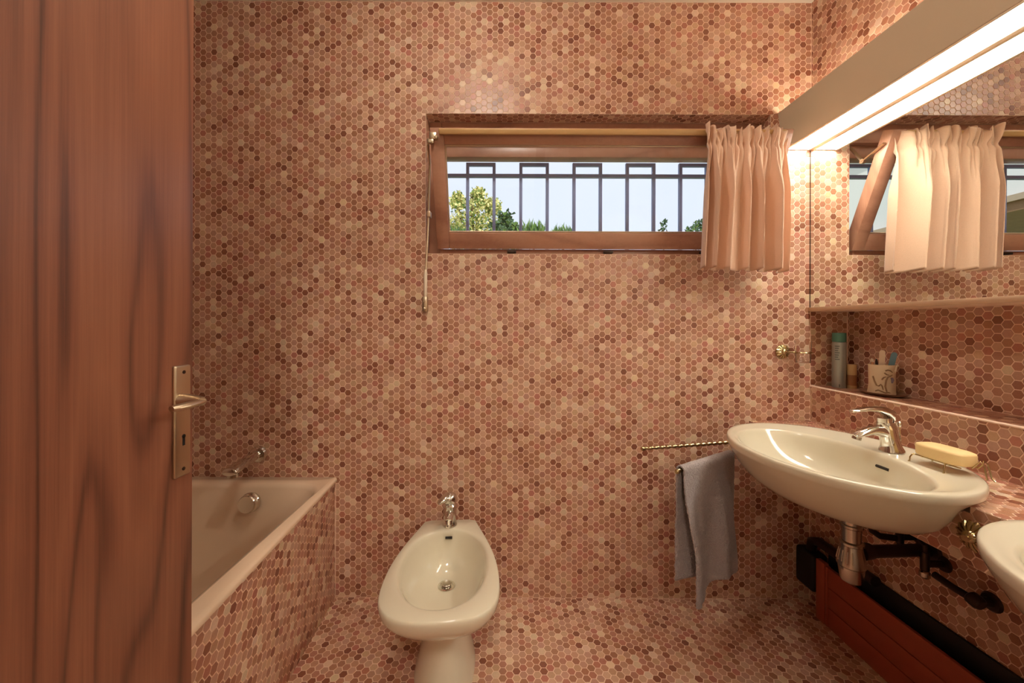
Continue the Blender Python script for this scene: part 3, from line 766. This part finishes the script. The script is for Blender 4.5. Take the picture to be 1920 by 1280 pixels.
# tumbler holder on the back wall
th_c = P(1466, 657, YB)
tb = thing('tumbler_holder', 'brass shell rosette with a clear glass tumbler on the back wall', 'tumbler holder', (th_c.x, YB, th_c.z))
ros = rosette((th_c.x, YB, th_c.z), (0, -1, 0), .027, 'rosette', tb)
gc = Vector((th_c.x+.047, YB-.050, th_c.z-.004))
MB().tube([(th_c.x+.002, YB-.018, th_c.z), (th_c.x+.010, YB-.040, th_c.z), gc+Vector((-.028, .004, .004))], .0035, 10).obj('stem', 'brass', tb)
MB().tube([gc+Vector((.029*math.cos(a), .029*math.sin(a), .004)) for a in [2*PI*k/32 for k in range(33)]], .0026, 8).obj('ring', 'brass', tb)
gl = thing('tumbler', 'clear glass tumbler in the brass wall holder', 'glass', (gc.x, gc.y, gc.z-.036))
MB().lathe([(.0215, -.036), (.0235, -.034), (.0275, .050), (.0262, .050), (.0222, -.028), (.0, -.028)], gc, (0, 0, 1), 36).obj('glass', 'clear_glass', gl, smooth=60)

# ------------------------------------------------------------------ things on the ledge
can = thing('spray_can', 'tall grey spray can with a green cap at the back of the niche', 'spray can', (1.306, 1.513, ZL))
cx, cy = 1.306, 1.513
MB().lathe([(.021, 0), (.0222, .002), (.0222, .172), (.0214, .176), (.019, .178), (0, .178)], (cx, cy, ZL), n=36).obj('body', 'can_grey', can)
MB().lathe([(.0214, .178), (.0220, .180), (.0220, .209), (.0205, .213), (0, .213)], (cx, cy, ZL), n=36).obj('cap', 'can_green', can)
pr = MB()
def band(pr, a0, a1, z0_, z1_, R=.0224, n=6):
    vs = []; 
    for i in range(n+1):
        a = a0+(a1-a0)*i/n
        for z in (z0_, z1_): vs.append((cx+R*math.cos(a), cy+R*math.sin(a), ZL+z))
    pr.add(vs, [(2*i, 2*i+2, 2*i+3, 2*i+1) for i in range(n)])
for i in range(7):
    band(pr, math.radians(196), math.radians(196+38-6*(i % 3)), .160-.0085*i, .1632-.0085*i)
pr.obj('label_text', 'print_grey', can, smooth=0)['kind'] = 'stuff'; pr = MB()
band(pr, math.radians(228), math.radians(238), .004, .015)
pr.obj('label_mark', 'print_grey', can, smooth=0)
bt = thing('small_bottle', 'small tan cardboard tube standing beside the spray can', 'bottle', (1.339, 1.494, ZL))
MB().lathe([(.0145, 0), (.015, .001), (.015, .089), (.0135, .092), (0, .092)], (1.339, 1.494, ZL), n=24).obj('body', 'bottle_tan', bt)
MB().lathe([(.0152, .012), (.0152, .052)], (1.339, 1.494, ZL), n=24).obj('label_band', 'bottle_brown', bt)
cux, cuy = 1.316, 1.352
ty_ = thing('tray', 'brown oval ceramic dish under the relief cup', 'dish', (cux, cuy, ZL))
MB().loft([ell(cux, cuy-.004, .036, .055, ZL+.0005, 40), ell(cux, cuy-.004, .050, .070, ZL+.008, 40), ell(cux, cuy-.004, .053, .074, ZL+.0115, 40), ell(cux, cuy-.004, .050, .071, ZL+.0105, 40), ell(cux, cuy-.004, .036, .056, ZL+.004, 40)]).obj('dish', 'tray_brown', ty_, smooth=60)
cup = thing('relief_cup', 'cream stoneware cup with branch relief, holding nail files and swabs', 'cup', (cux, cuy, ZL+.0042))
CZ = ZL+.0042
def cmod(a, r, h): return 1+.012*math.sin(5*a+h*60)+.010*math.sin(9*a-h*90) if 0 < h < .07 else 1
MB().lathe([(.034, 0), (.0372, .002), (.0362, .010), (.0350, .02), (.0346, .035), (.0346, .05), (.0348, .065), (.0352, .085), (.0355, .1005), (.0345, .102), (.0325, .1005), (.032, .05), (.031, .008), (0, .008)], (cux, cuy, CZ), n=72, mod=cmod).obj('body', 'stoneware', cup, smooth=60)
def on_cup(a, z, k=.0005): 
    a = math.radians(a); R = .0354+k; return (cux+R*math.cos(a), cuy+R*math.sin(a), CZ+z)
vines = ([(188, .062), (196, .045), (205, .032), (214, .030), (222, .036), (228, .030), (232, .018)], [(246, .012), (240, .03), (243, .05), (250, .062), (262, .066), (272, .07)], [(236, .076), (246, .070), (256, .069)], [(240, .083), (250, .086), (262, .084), (272, .078)],
         [(200, .012), (212, .016), (226, .012), (240, .008), (254, .010), (266, .007)], [(226, .052), (234, .060), (243, .063)])
for vn in vines:
    MB().tube([on_cup(a, z) for a, z in vn], [.0022]*(len(vn)-1)+[.0012], 8).obj('relief_branch', 'relief_brown', cup)
MB().tube([on_cup(268, .060), on_cup(272, .052), on_cup(270, .042)], [.005, .006, .003], 8, flat=(1, .5)).obj('relief_flower', 'relief_violet', cup)
MB().tube([on_cup(288, .080), on_cup(296, .084), on_cup(303, .096), on_cup(310, .102, .004)], .003, 8).obj('handle_sprig', 'stoneware', cup)
def blade(p0, p1, wd, tk, m, name, label, cat):
    p0, p1 = Vector(p0), Vector(p1); t = (p1-p0).normalized(); n_ = Vector((-.7, -.7, 0)); n_ = (n_-t*n_.dot(t)).normalized(); s_ = t.cross(n_)
    out = []
    L_ = (p1-p0).length
    for i in range(9): a = PI*i/8; out.append((L_-wd+math.sin(a)*wd, math.cos(a)*wd))
    for i in range(9): a = PI*i/8; out.append((wd-math.sin(a)*wd, -math.cos(a)*wd))
    r1_ = [p0+t*a+s_*b+n_*tk for a, b in out]; r0_ = [p0+t*a+s_*b-n_*tk for a, b in out]
    return tag(MB().loft([r0_, r1_]).obj(name, m, off=tuple(p0), smooth=40), label, cat)
blade((cux-.008, cuy-.006, CZ+.012), (cux+.001, cuy-.001, CZ+.152), .0078, .0011, 'file_cream', 'nail_file', 'cream rounded nail file standing in the cup', 'nail file')
fb = blade((cux+.000, cuy-.010, CZ+.012), (cux+.021, cuy-.024, CZ+.146), .0078, .0011, 'file_blue', 'nail_file', 'blue-grey nail file leaning right in the cup', 'nail file')
for k, (dx, dy, ex, ey, h) in enumerate(((-.008, .012, -.014, .025, .118), (-.011, .009, -.018, .018, .121), (-.014, .006, -.020, .012, .119))):
    a = Vector((cux+dx, cuy+dy, CZ+.010)); b = Vector((cux+ex, cuy+ey, CZ+h))
    lb = ('cotton swab farthest left in the cup', 'middle cotton swab in the cup', 'cotton swab nearest the nail files in the cup')[k]
    sw = thing('cotton_swab', lb, 'swab', tuple(a), 'swabs in the cup')
    MB().tube([a, b], .0012, 8).obj('stick', 'swab_stick', sw)
    d = (b-a).normalized(); MB().tube([b-d*.010, b-d*.008, b-d*.001, b+d*.001], [.0013, .0024, .0024, .001], 8).obj('bud', 'swab_white', sw)
a = Vector((cux-.004, cuy+.006, CZ+.010)); b = Vector((cux-.008, cuy+.012, CZ+.120))
tag(MB().tube([a, a.lerp(b, .9), b], [.002, .004, .002], 8).obj('hair_clip', 'clip_dark', off=tuple(a)), 'dark hair clip standing in the cup behind the swabs', 'hair clip')

# ------------------------------------------------------------------ bathtub
tub = thing('bathtub', 'beige built-in bathtub behind the door', 'bathtub', (-1.03, .72, .05))
TZ = .481; TY0, TY1 = -.06, YB-.001; TX0, TX1 = XL+.002, -.672
def apx(y): return -.672+(.034)*(YB-y)/.776            # tile face of the skewed apron
K = 8
r_out = [(TX1, TY1), (TX0, TY1), (TX0, TY0), (TX1+.0, TY0)]
IX0, IX1, IY0, IY1 = -1.345, -.694, .06, 1.486
def mk(x0, x1, y0, y1, r, z): return rrect(x0, x1, y0, y1, r, z, K)
rings = [mk(TX0, TX1, TY0, TY1, .002, TZ-.012), mk(TX0, TX1, TY0, TY1, .004, TZ-.003), mk(TX0+.004, TX1-.004, TY0+.004, TY1-.002, .006, TZ),
         mk(IX0-.016, IX1+.014, IY0-.016, IY1+.016, .10, TZ-.001), mk(IX0-.006, IX1+.004, IY0-.006, IY1+.006, .10, TZ-.005), mk(IX0, IX1, IY0, IY1, .10, TZ-.018),
         mk(IX0+.022, IX1-.022, IY0+.02, IY1-.014, .11, TZ-.10), mk(IX0+.060, IX1-.060, IY0+.08, IY1-.038, .12, TZ-.24), mk(IX0+.085, IX1-.085, IY0+.13, IY1-.06, .12, TZ-.34), mk(IX0+.12, IX1-.12, IY0+.18, IY1-.10, .11, TZ-.385), mk(IX0+.16, IX1-.16, IY0+.3, IY1-.18, .08, TZ-.395)]
tubo = MB().loft(rings, False, True).obj('basin', 'tub_enamel', tub, smooth=55)
# outer lip that follows the apron
lip = MB(); rg = []
for i in range(25):
    y = TY0+(TY1-.001-TY0)*i/24; xo = apx(y)
    pts = [(TX1-.006, TZ-.0005), (TX1+.001, TZ-.001)]
    w_ = xo+.006-TX1
    pts += [(TX1+w_*.6, TZ-.003-.12*w_), (TX1+w_*.92, TZ-.005-.16*w_), (TX1+w_, TZ-.008-.2*w_), (TX1+w_, TZ-.014-.28*w_), (TX1-.006, TZ-.014)]
    rg.append([(x, y, z) for x, z in pts])
lip.loft(rg).obj('rim_lip', 'tub_enamel', tub, smooth=60)
oc = Vector((-.953, 1.464, .420)); oa = Vector((0, -1, .10)).normalized()
MB().lathe([(.036, -.006), (.037, .004), (.034, .008), (.033, .010), (.033, .024), (.030, .028), (0, .029)], oc, oa, 32).obj('overflow_cap', 'chrome', tub)
sp_ = thing('bath_spout', 'chrome bath spout on the tiled wall above the tub', 'tap', (-.979, YB, .571))
MB().lathe([(.034, 0), (.034, .004), (.029, .014), (.020, .018)], (-.979, YB, .572), (0, -1, 0), 28).obj('rosette', 'chrome', sp_)
rg = []
for i in range(11):
    t = i/10; y = YB-.012-.155*t; z = .573-.012*t*t
    rx = .018+.010*t; rz = .0185-.004*t
    rg.append([(-.979+rx*math.cos(a), y, z+rz*math.sin(a)-.0) for a in [2*PI*k/20 for k in range(20)]])
rg.append([(-.979+.025*math.cos(a), YB-.172, .5605+.011*math.sin(a)) for a in [2*PI*k/20 for k in range(20)]])
spb = MB().loft(rg).obj('spout', 'chrome', sp_, smooth=60)
MB().lathe([(.019, 0), (.019, .012), (.015, .013)], (-.979, YB-.150, .551), (0, 0, -1), 18).obj('outlet', 'chrome_dull', spb)
# tiled apron of the tub
apr = MB(); AZ = TZ-.0135
y0_, y1_ = TY0, YB-.0005
apr.add([(apx(y0_)-TG, y0_, 0), (apx(y1_)-TG, y1_, 0), (apx(y1_)-.07, y1_, 0), (apx(y0_)-.07-.03, y0_, 0), (apx(y0_)-TG, y0_, AZ-.02), (apx(y1_)-TG, y1_, AZ), (apx(y1_)-.07, y1_, AZ-.30), (apx(y0_)-.10, y0_, AZ-.30)],
        [(0, 1, 2, 3), (4, 5, 6, 7), (0, 1, 5, 4), (1, 2, 6, 5), (2, 3, 7, 6), (3, 0, 4, 7)])
apron = apr.obj('tub_apron', 'grout', off=(-.66, .75, 0), smooth=0)
tag(apron, 'hexagon-tiled side panel below the bathtub rim', 'tub panel')
MB().tube([(apx(YB)-.001, YB-.002, .002), (apx(YB)-.001, YB-.002, AZ)], .003, 6).obj('corner_bead', 'grout', apron)

# ------------------------------------------------------------------ bidet
BR, BF = Vector((-.1985, 1.462, 0)), Vector((-.167, .954, 0))
ax_ = (BF-BR).normalized(); la = Vector((-ax_.y, ax_.x, 0)); LB = (BF-BR).length
if la.x < 0: la = -la
def bl(s_, t, z): p = BR+ax_*s_+la*t; return (p.x, p.y, z)
half = []
rc = .018
for i in range(7): a = PI/2*i/6; half.append((rc-rc*math.cos(a), .0975-rc+rc*math.sin(a)))
for i in range(1, 20):
    s_ = rc+(.345-rc)*i/19; half.append((s_, .0975+.0695*math.sin(PI/2*(s_-rc)/(.345-rc))**1.05))
for i in range(1, 25):
    a = PI/2*i/24; e = 3.0
    half.append((.345+(LB-.345)*math.sin(a)**(2/e), .167*max(0, math.cos(a))**(2/e)))
outl = [(0, 0)]+half
outl = outl+[(s_, -t) for s_, t in reversed(half[:-1])]
BC = .27; NB = 72
def radial(poly, c, n=NB):
    res = []
    for k in range(n):
        a = 2*PI*k/n; d = (math.cos(a), math.sin(a)); best = 0
        for (x0_, y0_), (x1_, y1_) in zip(poly, poly[1:]+poly[:1]):
            ex, ey = x1_-x0_, y1_-y0_; den = d[0]*ey-d[1]*ex
            if abs(den) < 1e-12: continue
            t = ((x0_-c)*ey-y0_*ex)/den; u = ((x0_-c)*d[1]-y0_*d[0])/den
            if -1e-6 <= u <= 1+1e-6 and t > best: best = t
        res.append((best*d[0], best*d[1]))
    return res
RO = radial(outl, BC)
def bring(fs, ft, ds, z): return [bl(BC+ds+x*fs, y*ft, z) for x, y in RO]
def bel(cs, a, b, z, e=2.2): return [bl(cs+a*math.copysign(abs(math.cos(t))**(2/e), math.cos(t)), b*math.copysign(abs(math.sin(t))**(2/e), math.sin(t)), z) for t in [2*PI*k/NB for k in range(NB)]]
bid = thing('bidet', 'beige floor-standing bidet with a chrome tap in front of the wall', 'bidet', bl(.25, 0, 0))
ZB = .360
rings = [bel(.20, .170, .096, .001), bel(.20, .168, .094, .012), bel(.20, .160, .088, .03), bel(.195, .146, .076, .09), bel(.195, .140, .066, .15), bel(.20, .142, .064, .185), bel(.21, .156, .072, .212),
         bring(.70, .56, -.030, .236), bring(.80, .70, -.018, .262), bring(.885, .825, -.008, .288), bring(.95, .925, -.002, .312), bring(.985, .98, 0, .330), bring(.998, .998, 0, .344), bring(1, 1, 0, .351), bring(.994, .992, 0, .3575), bring(.982, .976, 0, .3600),
         bel(.268, .205, .140, .3602), bel(.268, .198, .1335, .3590), bel(.267, .193, .129, .354), bel(.264, .186, .123, .340), bel(.256, .172, .110, .305), bel(.245, .150, .092, .268), bel(.23, .118, .070, .243), bel(.21, .080, .046, .232), bel(.19, .045, .030, .228), bel(.178, .022, .022, .226)]
MB().loft(rings, True, True).obj('body', 'ceramic', bid, smooth=70)
dr = bl(.178, 0, .226)
MB().lathe([(.027, .0005), (.0285, .004), (.022, .005), (.020, .0022)], dr, n=28).obj('drain_ring', 'chrome', bid)
MB().lathe([(.016, .003), (.0165, .010), (.014, .012), (0, .0125)], dr, n=24).obj('drain_plug', 'chrome_dull', bid)
q = bl(.0835, -.012, .336); q2_ = bl(.0835, .012, .336)
MB().tube([q, q2_], .0042, 10).obj('overflow_slot', 'hole_dark', bid)
btp = thing('bidet_tap', 'chrome single-lever tap on the back of the bidet', 'tap', bl(.040, 0, ZB))
c0 = Vector(bl(.040, 0, ZB-.0005))
MB().lathe([(.027, 0), (.027, .004), (.0245, .009), (.0235, .034), (.0240, .062), (.0240, .074), (.019, .080)], c0, n=28).obj('body', 'chrome', btp)
fwd = ax_
MB().tube([c0+Vector((0, 0, .046)), c0+fwd*.03+Vector((0, 0, .048)), c0+fwd*.054+Vector((0, 0, .038))], [.017, .015, .013], 14).lathe([(.0145, 0), (.0145, .014), (.011, .015)], c0+fwd*.052+Vector((0, 0, .042)), fwd*.5+Vector((0, 0, -1)), 16).obj('spout', 'chrome', btp)
lv = MB().lathe([(.020, .081), (.025, .087), (.0255, .102), (.020, .113), (.010, .118), (0, .119)], c0, n=24)
ld = (fwd*.60-la*.80).normalized()
lv.tube([c0+Vector((0, 0, .104)), c0+ld*.022+Vector((0, 0, .104)), c0+ld*.038+Vector((0, 0, .096)), c0+ld*.048+Vector((0, 0, .090))], [.020, .018, .013, .007], 14, flat=(1, .6))
lv.obj('lever', 'chrome', btp, smooth=60)

# ------------------------------------------------------------------ hexagon tiles
PITCH = .025; GAP = .0026; HT = TG+.0003; BV = .0008
RH = (PITCH-GAP)/math.sqrt(3)
HEX = [(RH*math.cos(PI/3*k), RH*math.sin(PI/3*k)) for k in range(6)]
PAL = [((188, 142, 117), .26), ((175, 123, 98), .24), ((200, 158, 130), .16), ((163, 109, 83), .12), ((176, 113, 93), .08), ((136, 82, 60), .08), ((216, 186, 156), .06)]
trnd = random.Random(11)
def tcol():
    x = trnd.random()
    for c, w_ in PAL:
        if x < w_: break
        x -= w_
    k = trnd.uniform(.9, 1.1)
    c = lin(c); return (c[0]*k, c[1]*k*trnd.uniform(.95, 1.05), c[2]*k*trnd.uniform(.93, 1.07))
def clip(poly, nx, ny, d):      # keep nx*u+ny*v <= d
    out = []
    for (a, b) in zip(poly, poly[1:]+poly[:1]):
        da, db = nx*a[0]+ny*a[1]-d, nx*b[0]+ny*b[1]-d
        if da <= 0: out.append(a)
        if da*db < 0:
            t = da/(da-db); out.append((a[0]+(b[0]-a[0])*t, a[1]+(b[1]-a[1])*t))
    return out
def gen(O, U, V, N, u0, u1, v0, v1, hole=None, drop=None, du=0, dv=0, extra=None):
    O, U, V, N = Vector(O), Vector(U).normalized(), Vector(V).normalized(), Vector(N).normalized()
    e = .0012; res = []
    cs = PITCH*math.sqrt(3)/2
    i0, i1 = int((u0-du)/cs)-2, int((u1-du)/cs)+2
    for i in range(i0, i1+1):
        cu = du+i*cs
        for j in range(int((v0-dv)/PITCH)-2, int((v1-dv)/PITCH)+3):
            cv_ = dv+j*PITCH+(PITCH/2 if i % 2 else 0)
            if cu+RH < u0 or cu-RH > u1 or cv_+RH < v0 or cv_-RH > v1: continue
            if drop and drop(cu, cv_): continue
            poly = [(cu+a, cv_+b) for a, b in HEX]; full = True
            cl = [(-1, 0, -(u0+e)), (1, 0, u1-e), (0, -1, -(v0+e)), (0, 1, v1-e)]
            if extra: cl.append(extra)
            if hole:
                h0_, h1_, g0_, g1_ = hole
                pu = [p[0] for p in poly]; pv = [p[1] for p in poly]
                if max(pu) > h0_-e and min(pu) < h1_+e and max(pv) > g0_-e and min(pv) < g1_+e:
                    opts = [(h0_-cu, (1, 0, h0_-e)), (cu-h1_, (-1, 0, -(h1_+e))), (g0_-cv_, (0, 1, g0_-e)), (cv_-g1_, (0, -1, -(g1_+e)))]
                    cl.append(max(opts, key=lambda t: t[0])[1])
            for nx, ny, d in cl:
                if any(nx*a+ny*b > d for a, b in poly):
                    full = False; poly = clip(poly, nx, ny, d)
                    if len(poly) < 3: break
            if len(poly) < 3: continue
            if not full:
                ar = abs(sum(a[0]*b[1]-b[0]*a[1] for a, b in zip(poly, poly[1:]+poly[:1])))/2
                if ar < 1.2e-5: continue
            res.append((poly, full, (cu, cv_), (O, U, V, N), tcol()))
    return res
bpy.context.view_layer.update()
DG = bpy.context.evaluated_depsgraph_get()
CAMP = Vector((0, 0, CH))
def visible_size(t):
    poly, full, (cu, cv_), (O, U, V, N), c = t
    if not full: return 0
    p = O+U*cu+V*cv_
    if p.y < .05: return 0
    px, py = VX+F*p.x/p.y, VY-F*(p.z-CH)/p.y
    if not (4 < px < 1916 and 4 < py < 1276): return 0
    d = p-CAMP; L_ = d.length; d.normalize()
    cosn = -d.dot(N)
    if cosn <= 0: return 0
    hit, loc, nor, idx, ob, mx = SC.ray_cast(DG, CAMP, d)
    if hit and (loc-CAMP).length < L_-.004: return 0
    return cosn/(L_*L_)*(1/(d.y**3))
hexme = bpy.data.meshes.new('tile')
def hexgeo(s_): return [(a*s_, b*s_) for a, b in HEX]
sc_in = 1-BV/(RH*.866)
vv = [(a, b, 0) for a, b in HEX]+[(a, b, HT-.0003) for a, b in HEX]+[(a, b, HT) for a, b in hexgeo(sc_in)]
ff = [tuple(range(12, 18))]
for k in range(6):
    l = (k+1) % 6
    ff += [(k, l, 6+l, 6+k), (6+k, 6+l, 12+l, 12+k)]
hexme.from_pydata(vv, [], ff); hexme.materials.append(MATS['tile_single'])
def emit(parent, tiles, lim=300, prefer=None):
    sized = []
    for i, t in enumerate(tiles):
        s_ = visible_size(t)
        if s_ > 0:
            if prefer: s_ = prefer(t)
            sized.append((s_, i))
    sized.sort(reverse=True)
    chosen = set(i for _, i in sized[:lim])
    off = Vector(parent.get('_o', (0, 0, 0)))
    V_, F_, C_ = [], [], []
    for i, (poly, full, (cu, cv_), (O, U, V, N), c) in enumerate(tiles):
        if i in chosen:
            o = bpy.data.objects.new('tile', hexme); COL.objects.link(o); o.parent = parent
            p = O+U*cu+V*cv_-N*TG-off
            o.matrix_local = Matrix(((U.x, V.x, N.x, p.x), (U.y, V.y, N.y, p.y), (U.z, V.z, N.z, p.z), (0, 0, 0, 1)))
            o.color = (*c, 1)
            continue
        b = len(V_); n = len(poly)
        mu = sum(a for a, _ in poly)/n; mv = sum(q_ for _, q_ in poly)/n
        base = O-N*TG-off
        for hgt, sc_ in ((0, 1), (HT-.0003, 1), (HT, sc_in)):
            for a, q_ in poly:
                p = base+U*(mu+(a-mu)*sc_)+V*(mv+(q_-mv)*sc_)+N*hgt; V_.append((p.x, p.y, p.z)); C_ += [c[0], c[1], c[2], 1]
        F_.append(tuple(range(b+2*n, b+3*n)))
        for k in range(n):
            l = (k+1) % n
            F_ += [(b+k, b+l, b+n+l, b+n+k), (b+n+k, b+n+l, b+2*n+l, b+2*n+k)]
    if V_:
        me = bpy.data.meshes.new('tile_field'); me.from_pydata(V_, [], F_)
        at = me.attributes.new('tilecol', 'FLOAT_COLOR', 'POINT'); at.data.foreach_set('color', np.array(C_, dtype=np.float32))
        me.materials.append(MATS['tile_stuff'])
        bm = bmesh.new(); bm.from_mesh(me); bmesh.ops.recalc_face_normals(bm, faces=bm.faces); bm.to_mesh(me); bm.free()
        o = bpy.data.objects.new('tile_field', me); COL.objects.link(o); o.parent = parent; o['kind'] = 'stuff'
X_, Y_, Z_ = Vector((1, 0, 0)), Vector((0, 1, 0)), Vector((0, 0, 1))
# back wall (its stretch right of XR only shows inside the niche), soffit and reveals of the window
tb_ = gen((0, YB, 0), X_, Z_, -Y_, XL, XR, 0, ZC, hole=(WX0, WX1, WZ0, WZ1), du=.004, dv=.006)
tb_ += gen((0, YB, 0), X_, Z_, -Y_, XR, XN, ZL, ZM, du=.004, dv=.006)
tb_ += gen((0, 0, WZ1), X_, Y_, -Z_, WX0, WX1, YB, FY0, dv=.004)
tb_ += gen((WX0, 0, 0), Y_, Z_, X_, YB, FY0, WZ0, WZ1) + gen((WX1, 0, 0), Y_, Z_, -X_, YB, FY0, WZ0, WZ1)
def pref_back(t):
    cu, cv_ = t[2]
    return -((cu-.30)**2+(cv_-.98)**2) if abs(t[3][3].y+1) < .01 else -99
emit(wall_back, tb_, prefer=pref_back)
tr_ = gen((XR, 0, 0), Y_, Z_, -X_, YF, YB, 0, ZK0, dv=.004)
tr_ += gen((XR, 0, 0), Y_, Z_, -X_, YF, YB, ZK1, ZL, dv=.004)
tr_ += gen((XR, 0, 0), Y_, Z_, -X_, YF, YB, 1.80, ZC, dv=.004)
tr_ += gen((XN, 0, 0), Y_, Z_, -X_, YF, YB, ZL, ZM, dv=.010)
tr_ += gen((0, 0, ZL), X_, Y_, Z_, XR, XN, YF, YB)
emit(wall_right, tr_)
emit(wall_left, gen((XL, 0, 0), Y_, Z_, X_, YF, YB, .45, ZC))
emit(floor, gen((0, 0, 0), X_, Y_, Z_, -.70, XR, YF, YB, drop=lambda u, v: u < apx(v)-.012))
UA = Vector((apx(0)-apx(YB), -YB, 0)).normalized()      # along the apron toward the camera
LA = math.hypot(apx(0)-apx(YB), YB)
emit(apron, gen((apx(YB), YB, 0), UA, Z_, Z_.cross(UA) if Z_.cross(UA).x > 0 else UA.cross(Z_), 0, LA, 0, AZ, extra=(.0118, 1, AZ)))
def drop_apron(yy, z):
    if z < .606: return False
    a, b = basin_scale(z)
    for yo in (0, -.695):
        if ((XC-SCX)/(SA*a))**2+((yy-SCY-yo)/(SB*b))**2 < .93: return True
    return False
def drop_top(x, yy):
    return any(((x-SCX)/(SA-.016))**2+((yy-SCY-yo)/(SB-.016))**2 < 1 for yo in (0, -.695))
tc_ = gen((XC, 0, 0), Y_, Z_, -X_, YF, YB, ZK0, ZK1, drop=drop_apron, dv=.012)
tc_ += gen((0, 0, ZK1), X_, Y_, Z_, XC, XR, YF, YB, drop=drop_top)
emit(counter, tc_)
for o in bpy.data.objects:
    if '_o' in o: del o['_o']
